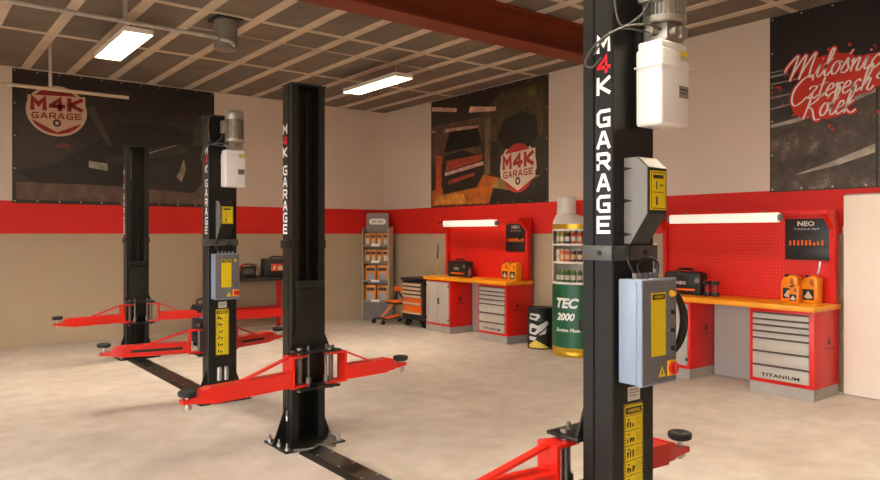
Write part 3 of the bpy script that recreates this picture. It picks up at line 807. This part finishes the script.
def bench(y0, where, far):
    BX0, BX1, D = (7.02, 7.54, .04) if far else (6.915, 7.45, -.045)
    Z0, ZT = .11, .855
    # drawer cabinet
    a, b = y0, y0+.64
    r = thing('drawer_cabinet', 'red drawer cabinet with seven grey drawers under the %s' % where, 'drawer cabinet', ((BX0+BX1)/2, (a+b)/2, 0), 0, 'red drawer cabinets')
    MB().box(BX0+.004, BX1, a, b, Z0, ZT-.002, .004).build('carcass', REDB, r)
    MB().box(BX0+.002, BX1, a+.002, b-.002, 0, Z0).build('plinth', GREYL, r)
    hs = [6, 5.5, 6, 6.5, 12.5, 13, 13.5]; tot = sum(hs); zt = .815; zb = .145; sc = (zt-zb)/tot
    z = zt
    for k, hh in enumerate(hs):
        zn = z - hh*sc
        d = MB().box(BX0-.012, BX0+.004, a+.045, b-.04, zn+.006, z-.008, .003).build('drawer', GREYB, r)
        MB().box(BX0-.022, BX0-.010, a+.045, b-.04, z-.010, z-.004).box(BX0-.002, BX0+.003, a+.045, b-.04, z-.004, z+.006).build('drawer_pull', mk('pull_shadow_grey', '4a443e', .5), d)  # pull lip and gap strip, shadow put into their dark grey
        if k == 6:
            MB().text(text2d('TITANIUM', .034, .38, bold=.03, space=1.1), lambda u, v: (BX0-.0135, b-.13-u, zn+.032+v)).build('drawer_lettering', STK, d)
        z = zn
    em = MB(); emblem(em, lambda u, v: (7.23+u, a-.0012, .47+v)); em.build('side_emblem', mk('emblem_dark', '5c1510', .5), r)
    # door cabinet
    a, b = y0+1.32, y0+1.975
    r = thing('door_cabinet', 'red cupboard with two grey doors under the left end of the %s' % where, 'cabinet', ((BX0+BX1)/2, (a+b)/2, 0), 0, 'red door cabinets')
    MB().box(BX0+.004, BX1, a, b, Z0, ZT-.002, .004).build('carcass', REDB, r)
    MB().box(BX0+.002, BX1, a+.002, b-.002, 0, Z0).build('plinth', GREYL, r)
    mid = (a+b)/2
    for (p, q) in ((a+.03, mid-.003), (mid+.003, b-.03)):
        d = MB().box(BX0-.012, BX0+.004, p, q, .15, .825, .003).build('door', GREYB, r)
        hn = MB()
        yh = p+.008 if p < mid and q < mid+.01 else q-.008
        for zz in (.2, .74): hn.box(BX0-.016, BX0-.011, yh-.012, yh+.012, zz, zz+.035)
        hn.build('hinge', PLBLK, d)
        if p > mid - .01:
            pass
        else:
            MB().box(BX0-.018, BX0-.012, q-.05, q-.012, .46, .56, .003).cyl((BX0-.018, q-.03, .53), (BX0-.024, q-.03, .53), .012, n=12).build('lock_handle', PLBLK, d)
    em = MB(); emblem(em, lambda u, v: (7.23+u, a-.0012, .47+v)); em.build('side_emblem', MATS['emblem_dark'], r)
    # knee space back panel
    tag(MB().box(BX1-.06, BX1-.04, y0+.645, y0+1.315, .005, ZT-.004).build('back_panel', GREYL if far else mk('knee_panel_grey', 'a8a39c', .5)), 'grey sheet closing the knee space below the %s' % where, 'panel', 'knee space back panels')
    # worktop
    tag(MB().box(BX0-.04, BX1+.01, y0-.02, y0+1.99, ZT, .908, .006).build('worktop', WOOD), 'long orange wooden worktop of the %s' % where, 'worktop', 'orange worktops')
    # pegboard back
    r = thing('pegboard_rack', 'red pegboard back wall standing on the %s' % where, 'pegboard', (7.44+D, y0+.985, .909), 0, 'red pegboards')
    MB().box(7.455+D, 7.47+D, y0+.05, y0+1.92, .91, 1.80).build('perforated_sheet', PEG, r)
    for (p, q) in ((y0, y0+.05), (y0+1.92, y0+1.97)):
        MB().prism([(7.40+D, .91), (7.49+D, .91), (7.49+D, 1.84), (7.22+D, 1.84), (7.22+D, 1.80), (7.40+D, 1.66)], 'y', p, q, .004).build('upright', REDB, r)
    MB().box(7.40+D, 7.49+D, y0+.05, y0+1.92, 1.80, 1.84, .004).build('top_rail', REDB, r)
    MB().box(7.22+D, 7.25+D, y0+.05, y0+1.92, 1.825, 1.845).build('lamp_rail', REDB, r)
    # hand tools hooked on the left upright
    for k, (c, nm, z1, hh) in enumerate((('2c4fa8', 'blue', 1.44, .14), ('1c1a19', 'black', 1.30, .11), ('e2a018', 'amber', 1.12, .2))):
        yy = y0+1.945 + .014*(k-1)
        t = thing('hand_tool', 'small %s-handled hand tool hooked on the left post of the %s' % (nm, where), 'hand tool', (7.2+D, yy, z1-hh), 0, 'hooked hand tools')
        MB().cyl((7.205+D, yy, z1-hh), (7.205+D, yy, z1), .013, .010, n=10).build('handle', mk('tool_'+nm, '#'+c, .45), t)
        MB().cyl((7.205+D, yy, z1), (7.205+D, yy, z1+.07), .005, n=8).box(7.200+D, 7.219+D, yy-.003, yy+.003, z1+.05, z1+.056).build('shaft', STEEL, t)
    # lamp
    r = thing('bench_lamp', 'long white tube lamp fixed across the top of the %s' % where, 'bench lamp', (7.24+D, y0+1.15, 1.72), 0, 'bench lamps')
    MB().box(7.125+D, 7.205+D, y0+.44, y0+1.70, 1.722, 1.822, .012, 3).build('lamp_body', TUBE, r)
    for ya in (.41, 1.70): MB().cyl((7.165+D, y0+ya, 1.772), (7.165+D, y0+ya+.03, 1.772), .036, n=16).build('end_cap', COVG, r)
    for ya in (.6, 1.5): MB().box(7.16+D, 7.2202+D, y0+ya, y0+ya+.03, 1.818, 1.84).build('lamp_bracket', COVG, r)
    MB().tube([(7.165+D, y0+1.73, 1.772), (7.17+D, y0+1.90, 1.79), (7.21+D, y0+1.92, 1.80)], .006).build('lamp_cable', PLBLK, r)
    # tool roll
    p0, p1 = y0+.052, y0+.51
    r = thing('tool_pouch', 'black hanging tool roll with orange tools and white lettering on the %s' % where, 'tool roll', (7.44+D, (p0+p1)/2, 1.335), 0, 'black tool rolls')
    MB().box(7.437+D, 7.449+D, p0, p1, 1.335, 1.76, .004).box(7.426+D, 7.44+D, p0+.005, p1-.005, 1.34, 1.49, .005).build('pouch_sheet', PLBLK, r)
    MB().text(text2d('NEO', .05, .17, bold=.03), lambda u, v: (7.4358+D, p1-.13-u, 1.685+v)).text(text2d('TOOLS SET', .016, .26, bold=.01), lambda u, v: (7.4358+D, p1-.09-u, 1.645+v)).build('pouch_lettering', mk('print_pale', 'cfc8bf', .5), r)
    random.seed(5)
    for k in range(9):
        yy = p1-.06-.04*k; hh = random.uniform(.03, .06)
        MB().box(7.424+D, 7.436+D, yy-.010, yy+.010, 1.485, 1.485+hh, .004).build('tool_handle', ORDR, r)
    return y0

bench(3.10, 'near workbench', False)
bench(7.46, 'far workbench', True)
# chain on right upright of near bench
tag(MB().tube([(7.245, 3.19, 1.33), (7.24, 3.195, 1.28), (7.24, 3.205, 1.235), (7.243, 3.215, 1.205)], .011, 8).build('key_chain', STEEL), 'small silver chain hanging beside the tool roll of the near workbench', 'chain')

# oil canisters
def canister(name, label, loc, w, h, dpt, group, rz=0):
    r = thing(name, label, 'oil canister', loc, rz, group)
    # side outline in (y,z); front faces -X
    m = MB()
    prof = [(-w/2, 0), (w/2, 0), (w/2, h*.62), (w/2-.01, h*.80), (w*.28, h*.90), (w*.02, h*.92), (w*.02, h*.97), (-w*.02, h*.985), (-w*.40, h*.955), (-w/2, h*.86)]
    m.prism(prof, 'x', -dpt/2, dpt/2, .008)
    m.build('body', ORAN, r, local=True)
    MB().cyl((0, w*.27, h*.88), (0, w*.27, h*1.0), .024, n=14).build('cap', PLBLK, r, local=True)
    MB().prism([(-w*.34, h*.60), (-w*.26, h*.86), (-w*.10, h*.86), (-w*.02, h*.70), (-w*.2, h*.62)], 'x', -dpt/2-.0012, -dpt/2+.001).build('handle_recess_shade', mk('handle_shade', 'a65a0a', .5), r, local=True)  # flat darker orange patch, shade of the handle hollow painted on
    MB().box(-dpt/2-.0012, -dpt/2+.001, -w*.30, w*.38, h*.12, h*.50).mat(1).prism([(w*.32, h*.22), (w*.05, h*.44), (-w*.12, h*.30), (-w*.25, h*.2), (w*.1, h*.16)], 'x', -dpt/2-.002, -dpt/2).build('label_print', [PLBLK, LBLG], r, local=True)
    return r
c0 = canister('oil_canister', 'large orange oil canister, left of the big pair on the near workbench', (7.28, 3.49, .909), .165, .28, .1, 'orange oil canisters', 0)
dup(c0, (7.28, 3.285, .909), 'large orange oil canister, right of the big pair on the near workbench', -.1)
canister('oil_canister', 'small orange oil canister in front of two larger ones on the near workbench', (7.16, 3.395, .909), .10, .175, .07, 'orange oil canisters', 0)
dup(c0, (7.26, 7.70, .909), 'orange oil canister on the far workbench, left of two', 0)
dup(c0, (7.225, 7.50, .909), 'orange oil canister on the far workbench, right of two beside the post', -.1)

# tool cases
def case(label, loc, w, h, dpt, group='black tool cases', neo=True):
    r = thing('tool_case', label, 'tool case', loc, 0, group)
    x0, x1 = -dpt/2, dpt/2
    MB().prism([(-w/2, 0), (w/2, 0), (w/2, h*.82), (w/2-.03, h*.92), (-w/2+.03, h*.92), (-w/2, h*.82)], 'x', x0, x1, .01).build('case_body', PLBLK, r, local=True)
    MB().tube([(0, -w*.2, h*.9), (0, -w*.17, h*1.02), (0, w*.17, h*1.02), (0, w*.2, h*.9)], .012, 8, 4).build('handle', PLBLK, r, local=True)
    MB().box(x0-.008, x0+.002, -w*.36, w*.30, h*.16, h*.245, .003).build('stripe', ORDR, r, local=True)
    MB().text(text2d('NEO', h*.14, w*.26, bold=.03), lambda u, v: (x0-.0015, w*.15-u, h*.40+v)).build('case_lettering', LBLG, r, local=True)
    la = MB()
    la.cyl((x0-.012, -w*.42, h*.60), (x0, -w*.42, h*.60), .03, n=16)
    la.build('latch', STEEL, r, local=True)
    return r
k0 = case('black tool case with orange stripe and silver latch on the near workbench', (7.26, 4.70, .909), .47, .28, .15)
dup(k0, (7.31, 8.88, .909), 'black tool case with orange stripe on the far workbench')

def drill(label, loc, rz=0):
    r = thing('hand_tool', label, 'hand tool', loc, rz, 'black tools beside the tool cases')
    MB().box(-.04, .04, -.032, .032, 0, .045, .008).build('foot', PLBLK, r, local=True)
    MB().loft([[(a*.02, b*.02, z) for a, b in ((-1, -1), (1, -1), (1, 1), (-1, 1))] for z in (.04, .13)]).build('grip', mk('tool_red', '9a1a12', .45), r, local=True)
    MB().cyl((.05, 0, .145), (-.055, 0, .145), .028, n=14).cyl((-.055, 0, .145), (-.085, 0, .145), .02, .012, n=12).build('head', PLBLK, r, local=True)
    return r
d0 = drill('black hand tool standing next to the tool case on the near workbench, nearer the case', (7.22, 4.395, .909), .1)
dup(d0, (7.21, 4.29, .909), 'black hand tool on the near workbench, second from the tool case', .2)
dup(d0, (7.26, 8.575, .909), 'black hand tool standing next to the tool case on the far workbench', .6)

# ------------------------------------------------------------------ oil bottle display
bc = (7.22, 6.30)
R = .335
r = thing('bottle_display', 'tall green and white bottle-shaped shop display filled with small cans', 'display stand', (bc[0], bc[1], 0))
vdir = math.atan2(-bc[1], -bc[0])       # towards the viewer
def arc(a): return (math.cos(vdir+a), math.sin(vdir+a))
MB().lathe([(R*.98, 0), (R, .01), (R, .045), (R*.985, .055), (R*.985, .075), (R, .085), (R, .12)], (bc[0], bc[1], 0), 48).build('gold_base', GOLD, r)
MB().lathe([(R, .12), (R, .945)], (bc[0], bc[1], 0), 48).build('green_body', GREEN, r)
m = MB()     # back half shell and shelves
n = 24
op = 1.25
def shell(z0, z1, r0, r1, a0, a1):
    out = [[(bc[0]+rr*arc(a0+(a1-a0)*k/n)[0], bc[1]+rr*arc(a0+(a1-a0)*k/n)[1], z) for k in range(n+1)] for rr, z in ((r0, z0), (r0, z1), (r1, z1), (r1, z0), (r0, z0))]
    V = [[m.bm.verts.new(p) for p in q] for q in out]
    for A, B_ in zip(V, V[1:]):
        for k in range(n): m.bm.faces.new((A[k], A[k+1], B_[k+1], B_[k]))
shell(.945, 1.67, R, R-.012, op, 2*PI-op)
for z in (.945, 1.215, 1.45):
    m.lathe([(R-.004, z), (R, z+.004), (R, z+.026), (R-.006, z+.03)], (bc[0], bc[1], 0), 48)
shell(1.645, 1.67, R, R-.012, -op, op)
m.build('shelf_shell', CARD, r)
MB().lathe([(R, 1.67), (R, 1.735)], (bc[0], bc[1], 0), 48).build('gold_band', GOLD, r)
# shoulder with off-centre neck
nk = (bc[0]-.085, bc[1]+.118)
rings = []
for t in (0, .25, .5, .75, 1.):
    rr = R + (.135-R)*t; z = 1.735 + .135*t**.85
    c = (bc[0] + (nk[0]-bc[0])*t, bc[1] + (nk[1]-bc[1])*t)
    rings.append([(c[0]+rr*math.cos(2*PI*k/32), c[1]+rr*math.sin(2*PI*k/32), z) for k in range(32)])
MB().loft(rings).build('shoulder', CARD, r)
MB().lathe([(.122, 1.87), (.122, 1.885), (.13, 1.888), (.13, 1.92), (.126, 1.925), (.126, 2.09), (.118, 2.10)], (nk[0], nk[1], 0), 28).build('bottle_cap', WHITE, r)
def wrap(t2, a0, z0, rad):
    t2 = cut_cols(t2, .012)
    mb = MB()
    # reader's left is +angle seen from outside (decreasing angle to the right)... angle grows counter-clockwise => to the reader's right
    mb.text(t2, lambda u, v: (bc[0]+rad*arc(a0+u/rad)[0], bc[1]+rad*arc(a0+u/rad)[1], z0+v))
    return mb
for txt, hh, ww, a0, z0, bo in (('TEC', .135, .33, -.92, .635, .05), ('2000', .10, .27, -.90, .475, .04), ('Engine Flush', .06, .36, -.92, .315, .02)):
    wrap(text2d(txt, hh, ww, bold=bo, shear=.25), a0, z0, R+.003).build('lettering', LETW, r, recalc=False)
# cans
can_rows = [(1.481, ['7a8a4a', '8a7a30', '2f2a22', 'c04030', 'c8402e', '7a8a4a', '8a7a30', 'c04030']),
            (1.246, ['d9d2c4', 'd06a2a', 'c85038', '4a2436', '43203a', '5a2a2a', 'd06a2a', '43203a']),
            (.976, ['3f5d34', '44652f', '3b5a36', '486a38', '3f5d34', '44652f', '3f5d34', '44652f'])]
proto = None
names = {'7a8a4a': 'olive green', '8a7a30': 'dull gold', '2f2a22': 'near-black', 'c04030': 'red', 'c8402e': 'bright red', 'd9d2c4': 'white', 'd06a2a': 'orange', 'c85038': 'coral red', '4a2436': 'plum', '43203a': 'dark purple', '5a2a2a': 'maroon', '3f5d34': 'green', '44652f': 'leaf green', '3b5a36': 'deep green', '486a38': 'mid green'}
ordn = ['first', 'second', 'third', 'fourth', 'fifth', 'sixth', 'seventh', 'eighth']
for ri, (z, cols) in enumerate(can_rows):
    rown = ['top', 'middle', 'bottom'][ri]
    for k, c in enumerate(cols):
        a = -.98 + .27*k
        px, py = bc[0]+(R-.045)*arc(a)[0], bc[1]+(R-.045)*arc(a)[1]
        t = thing('spray_can', '%s %s can, %s from the left on the %s shelf of the bottle display' % ('small', names[c], ordn[k], rown), 'can', (px, py, z), 0, 'cans on the bottle display')
        MB().lathe([(.031, 0), (.034, .004), (.034, .13), (.029, .138)], (0, 0, 0), 14).mat(1).lathe([(.0346, .03), (.0346, .09)], (0, 0, 0), 14, caps=False).build('can_body', [mk('can_'+c, '#'+c, .4), LBLG if ri != 1 else mk('can_band_warm', 'd8b48a', .5)], t, local=True)
        MB().lathe([(.027, .138), (.027, .155), (.02, .159)], (0, 0, 0), 12).build('can_cap', [mk('cap_gold', 'b99a30', .4), mk('cap_white', 'd8d2c6', .4), mk('cap_green', '5a7a30', .4)][ri], t, local=True)

# oil drum
r = thing('oil_drum', 'small black drum with a white car print beside the bottle display', 'drum', (7.2, 6.965, 0))
dc = (7.2, 6.965); dr = .18
MB().lathe([(dr, 0), (dr+.004, .01), (dr, .02), (dr, .18), (dr+.005, .19), (dr, .2), (dr, .37), (dr+.005, .38), (dr, .39), (dr, .55), (dr+.005, .56), (dr, .572), (dr-.012, .572), (dr-.014, .56)], (dc[0], dc[1], 0), 40).build('drum_body', PLBLK, r)
dv = math.atan2(-dc[1], -dc[0])
def dpt(u, v, o=.0065):
    a = dv - .95 + u/dr
    return (dc[0]+(dr+o)*math.cos(a), dc[1]+(dr+o)*math.sin(a), v)
def drum_flat(polys, mt, name, off):
    mb = MB()
    for pl in polys:
        bm2 = bmesh.new()
        bm2.faces.new([bm2.verts.new((u, v, 0)) for u, v in pl])
        xx = .02
        while xx < .36:
            bmesh.ops.bisect_plane(bm2, geom=bm2.verts[:]+bm2.edges[:]+bm2.faces[:], plane_co=(xx, 0, 0), plane_no=(1, 0, 0)); xx += .02
        bm2.verts.index_update()
        mb.text(([(v.co.x, v.co.y) for v in bm2.verts], [tuple(v.index for v in f.verts) for f in bm2.faces]), lambda u, v: dpt(u, v, off))
        bm2.free()
    mb.build(name, mt, r, recalc=False)
drum_flat([[(0, .42), (.12, .40), (.17, .46), (.15, .49), (.02, .50)], [(0, .22), (.10, .20), (.20, .27), (.29, .36), (.26, .40), (.14, .33), (.05, .36), (0, .34)], [(0, .13), (.09, .12), (.12, .17), (0, .18)], [(.15, .20), (.26, .30), (.24, .22)]], mk('drum_print_white', 'cfcbc4', .5), 'car_print', .0065)
drum_flat([[(0, .02), (.30, .02), (.22, .07), (.11, .13), (.04, .09), (0, .06)]], mk('drum_print_yellow', 'dcc04a', .5), 'swoosh_print', .0065)
drum_flat([[(.03, .24), (.09, .235), (.13, .29), (.05, .30)], [(.02, .445), (.10, .43), (.13, .46), (.03, .475)]], STK, 'dark_print', .0075)

# ------------------------------------------------------------------ display rack in the corner
vx, vy = -.78, -.626
rz = math.atan2(vy, vx) - math.atan2(0, -1)      # local -X is the front
RL = (7.08 + .16*.78, 11.12 + .13*.626, 0)
r = thing('display_rack', 'tall grey cardboard display rack with orange packs in the room corner', 'display rack', RL, rz)
w = .52; dp = .30
def RB(mb, n_, mt, par=r): return mb.build(n_, mt, par, local=True)
# front at x=-dp/2; y from -w/2..w/2 (reader's left is +y)
RB(MB().box(dp/2-.01, dp/2, -w/2, w/2, 0, 1.72), 'back_board', CARDG)
for y in (-w/2, w/2-.012):
    RB(MB().prism([(-dp/2, .002), (dp/2, .002), (dp/2, 1.76), (-dp/2, 1.70)], 'y', y, y+.012), 'side_board', mk('rack_side_grey', 'd0c4b0', .55))
RB(MB().box(-dp/2+.012, -dp/2+.022, -w/2+.012, w/2-.012, .0, .33), 'front_base', mk('rack_base_grey', '6a6158', .5, var=.2, scale=4))
RB(MB().prism([(-w*.42, 1.66), (w*.42, 1.66), (w*.42, 1.98), (w*.38, 2.0), (-w*.38, 2.0), (-w*.42, 1.98)], 'x', -.02, -.008), 'header_board', CARDG)
lab = MB()
pts = []
for k in range(24):
    a = 2*PI*k/24
    pts.append(((.11 if math.cos(a) >= 0 else -.11) + .055*math.cos(a), 1.84 + .055*math.sin(a)))
lab.prism(pts, 'x', -.0225, -.0195)
hb_ = RB(lab, 'header_label', CARD)
RB(MB().text(text2d('NEO TOOLS', .04, .22, bold=.02), lambda u, v: (-.0235, .11-u, 1.82+v)), 'header_lettering', STK, hb_)
packs = []
for k, z in enumerate((.33, .70, 1.06, 1.37)):
    sh = RB(MB().box(-dp/2+.012, dp/2-.01, -w/2+.012, w/2-.012, z, z+.012).box(-dp/2+.004, -dp/2+.012, -w/2+.012, w/2-.012, z, z+.045), 'shelf', CARDG)
    RB(MB().box(-dp/2-.001, -dp/2+.004, -.08, .08, z+.006, z+.05), 'price_label', CARD, sh)
Mr = Matrix.Translation(RL) @ Matrix.Rotation(rz, 4, 'Z')
def pack(hh, ww, lab, pos, big):
    p = Mr @ Vector(pos)
    t = thing('tool_pack', lab, 'tool pack', p, rz, 'orange packs on the display rack')
    MB().box(-.02, .02, -ww/2, ww/2, 0, hh, .004).build('card', ORPK, t, local=True)
    b_ = MB().box(-.034, -.018, -ww*.34, ww*.25, hh*.10, hh*.55, .006)
    b_.build('blister', [LBLG, mk('blister_grey', '8e96a3', .35)][big], t, local=True)
    MB().box(-.0215, -.019, -ww*.4, ww*.4, hh*.66, hh*.86).build('pack_print', mk('pack_dark', '2a211a', .5), t, local=True)
sh_n = ['lowest', 'second lowest', 'second highest', 'highest']
for k, z in ((0, .33), (1, .70)):
    for q, y in enumerate((.115, -.115)):
        pack(.30, .20, 'big orange pack at the %s of the %s shelf of the corner rack' % (('left', 'right')[q], sh_n[k]), (-.06, y, z+.013), 1)
for k, z in ((2, 1.06), (3, 1.37)):
    for q, y in enumerate((.175, .06, -.06, -.175)):
        pack(.235, .10, 'narrow orange pack, %s from the left on the %s shelf of the corner rack' % (ordn[q], sh_n[k]), (-.06, y, z+.013), 0)

# ------------------------------------------------------------------ tool trolley and rolling seat
r = thing('tool_trolley', 'black roller tool cabinet with orange drawers left of the far workbench', 'tool trolley', (7.28, 9.86, 0))
ta, tb = 9.53, 10.19
MB().box(7.07, 7.5, ta, tb, .12, .80, .006).build('carcass', PLBLK, r)
MB().box(7.04, 7.53, ta-.02, tb+.02, .80, .845, .008).build('top_tray', PLBLK, r)
z = .775
for k, hh in enumerate((.068, .068, .068, .068, .12, .16)):
    big = k > 3
    d = MB().box(7.052, 7.072, ta+.09, tb-.04, z-hh+.006, z-.004, .003).build('drawer', ORDR if big else mk('drawer_dark', '3a2a1c', .4), r)
    MB().box(7.036, 7.054, ta+.09, tb-.04, (z-hh+.004 if not big else z-hh+.004), z-hh+(.045 if not big else .04), .004).build('drawer_pull', mk('pull_pale', 'd3b79a', .4), d)
    z -= hh
MB().tube([(7.10, ta-.03, .72), (7.10, ta-.05, .72), (7.46, ta-.05, .72), (7.46, ta-.03, .72)], .012, 8, 1).build('push_handle', PLBLK, r)
for (cx, cy) in ((7.13, ta+.08), (7.13, tb-.08), (7.44, ta+.08), (7.44, tb-.08)):
    MB().cyl((cx, cy-.018, .05), (cx, cy+.018, .05), .049, n=16).box(cx-.03, cx+.03, cy-.026, cy-.02, .04, .12).box(cx-.03, cx+.03, cy+.02, cy+.026, .04, .12).build('caster', DARK, r)

r = thing('rolling_seat', 'low orange and black rolling mechanic seat between display rack and tool trolley', 'mechanic seat', (7.0, 10.5, 0))
sx_, sy_ = 7.02, 10.42
m = MB()
for p, q in (((6.80, 10.70), (7.30, 10.28)), ((6.80, 10.40), (7.30, 10.62))):
    m.bar((p[0], p[1], .10), (q[0], q[1], .10), .05, .035)
m.build('base_frame', PLBLK, r)
for (cx, cy) in ((6.80, 10.70), (7.30, 10.28), (6.80, 10.40), (7.30, 10.62)):
    MB().cyl((cx, cy-.015, .042), (cx, cy+.015, .042), .04, n=14).cyl((cx, cy, .06), (cx, cy, .11), .012, n=8).build('caster', DARK, r)
MB().bar((6.90, 10.62, .11), (7.06, 10.44, .36), .045, .03).bar((6.86, 10.42, .115), (7.1, 10.36, .16), .10, .03).build('strut', ORDR, r)
MB().box(6.97, 7.20, 10.25, 10.58, .36, .385, .006).build('seat_plate', PLBLK, r)
MB().box(6.97, 7.20, 10.25, 10.58, .386, .42, .012).build('seat_pad', ORDR, r)
MB().bar((7.16, 10.3, .42), (7.18, 10.3, .66), .03, .02, (1, 0, 0)).bar((7.16, 10.52, .42), (7.18, 10.52, .66), .03, .02, (1, 0, 0)).bar((7.17, 10.3, .45), (7.17, 10.52, .6), .03, .02, (1, 0, 0)).build('back_frame', PLBLK, r)
MB().box(7.14, 7.18, 10.24, 10.58, .575, .66, .012).build('back_pad', ORDR, r)

# ------------------------------------------------------------------ table against the back wall
r = thing('workshop_table', 'black-topped table with red steel frame against the left wall', 'table', (4.7, 11.2, 0))
MB().box(4.0, 5.42, 10.95, 11.5, .825, .88, .005).build('tabletop', PLBLK, r)
for (x, y) in ((4.04, 11.0), (5.30, 11.0), (4.04, 11.44), (5.30, 11.44)):
    MB().box(x-.03, x+.03, y-.03, y+.03, 0, .824).build('leg', REDB, r)
MB().box(4.08, 5.26, 10.96, 11.04, .22, .36, .004).build('front_rail', REDB, r)
MB().box(4.08, 5.26, 11.41, 11.46, .22, .36, .004).build('back_rail', REDB, r)
r = thing('tool_case', 'black case with a red and yellow label on the table by the left wall', 'tool case', (5.15, 11.2, .881), 0, 'black tool cases')
MB().box(4.90, 5.40, 11.12, 11.30, .882, 1.19, .03, 3).build('case_body', PLBLK, r)
MB().box(5.02, 5.34, 11.117, 11.122, .98, 1.10).build('label_print', mk('label_red', 'c93a22', .5), r)
MB().box(5.14, 5.32, 11.114, 11.118, .99, 1.06).prism([(5.05, 1.0), (5.09, 1.0), (5.10, 1.08), (5.06, 1.06)], 'y', 11.114, 11.118).build('label_picture', mk('label_cream', 'd8b98a', .5), r)
MB().tube([(5.04, 11.21, 1.18), (5.06, 11.21, 1.215), (5.24, 11.21, 1.215), (5.26, 11.21, 1.18)], .012, 8, 3).build('handle', PLBLK, r)
r = thing('battery_charger', 'small black charger with clamps on the table behind the far control box post', 'charger', (4.62, 11.2, .881))
MB().box(4.50, 4.76, 11.12, 11.28, .882, 1.07, .02, 2).build('charger_body', PLBLK, r)
MB().box(4.54, 4.72, 11.115, 11.122, .94, 1.03, .004).build('front_panel', mk('panel_grey', '4a4540', .5), r)
MB().tube([(4.54, 11.2, 1.06), (4.56, 11.2, 1.10), (4.70, 11.2, 1.10), (4.72, 11.2, 1.06)], .01, 8, 3).build('handle', PLBLK, r)
MB().tube([(4.50, 11.16, 1.0), (4.46, 11.1, 1.06), (4.50, 11.05, 1.10), (4.56, 11.05, 1.075)], .014).build('red_clamp', mk('clamp_red', 'b02a1c', .45), r)
MB().tube([(4.50, 11.14, .92), (4.44, 11.06, .905), (4.46, 11.0, .892), (4.52, 10.98, .891)], .008).build('cable', PLBLK, r)
MB().tube([(4.76, 11.16, .905), (4.82, 11.12, .90), (4.88, 11.10, .895)], .012).build('lead', PLBLK, r)

# navy machine behind the far control box post
r = thing('shop_machine', 'dark navy upright portable machine with carry handle behind the far control box post', 'machine', (3.5, 10.0, 0))
MB().box(3.36, 3.66, 9.86, 10.16, .06, .60, .02, 2).build('casing', NAVY, r)
MB().tube([(3.40, 10.0, .58), (3.40, 10.0, .67), (3.62, 10.0, .67), (3.62, 10.0, .58)], .014, 8, 3).build('handle', PLBLK, r)
MB().box(3.35, 3.67, 9.85, 10.17, .52, .56, .008).build('lid_band', PLBLK, r)
MB().prism([(3.37, .42), (3.62, .36), (3.62, .39), (3.37, .46)], 'y', 9.855, 9.862).build('stripe', mk('pale_violet', '7d78a0', .5), r)
MB().box(3.352, 3.361, 9.92, 10.0, .42, .50).build('small_label', LBLG, r)
for (x, y) in ((3.41, 9.91), (3.61, 9.91), (3.41, 10.11), (3.61, 10.11)):
    MB().cyl((x, y-.015, .032), (x, y+.015, .032), .032, n=12).build('caster', DARK, r)

# ------------------------------------------------------------------ world, camera, view
w = bpy.data.worlds.new('World'); S.world = w; w.use_nodes = True
nt = w.node_tree; N = nt.nodes; L = nt.links
bg = N['Background']
tc = N.new('ShaderNodeTexCoord'); sp = N.new('ShaderNodeSeparateXYZ'); L.new(tc.outputs['Generated'], sp.inputs[0])
rp = N.new('ShaderNodeValToRGB')
rp.color_ramp.elements[0].position = .46; rp.color_ramp.elements[0].color = (.22, .20, .18, 1)
rp.color_ramp.elements[1].position = .54; rp.color_ramp.elements[1].color = (.95, .97, 1.0, 1)
mr = N.new('ShaderNodeMapRange'); mr.inputs['From Min'].default_value = -1; mr.inputs['From Max'].default_value = 1
L.new(sp.outputs['Z'], mr.inputs['Value']); L.new(mr.outputs['Result'], rp.inputs['Fac'])
L.new(rp.outputs['Color'], bg.inputs['Color']); bg.inputs['Strength'].default_value = 5.4

cam = bpy.data.cameras.new('Camera'); co = bpy.data.objects.new('Camera', cam); COL.objects.link(co)
f = 702.3
cam.sensor_fit = 'HORIZONTAL'; cam.sensor_width = 36; cam.lens = 36*f/880
cam.shift_y = -(240-234.3)/880
co.location = (0, 0, 1.6); co.rotation_euler = (PI/2, 0, -math.atan2(f, 905))
cam.clip_start = .05
S.camera = co
S.view_settings.view_transform = 'Standard'; S.view_settings.look = 'None'
S.view_settings.exposure = .70; S.view_settings.gamma = 1
S.cycles.use_denoising = True
S.cycles.max_bounces = 8; S.cycles.diffuse_bounces = 5
S.cycles.sample_clamp_indirect = 6
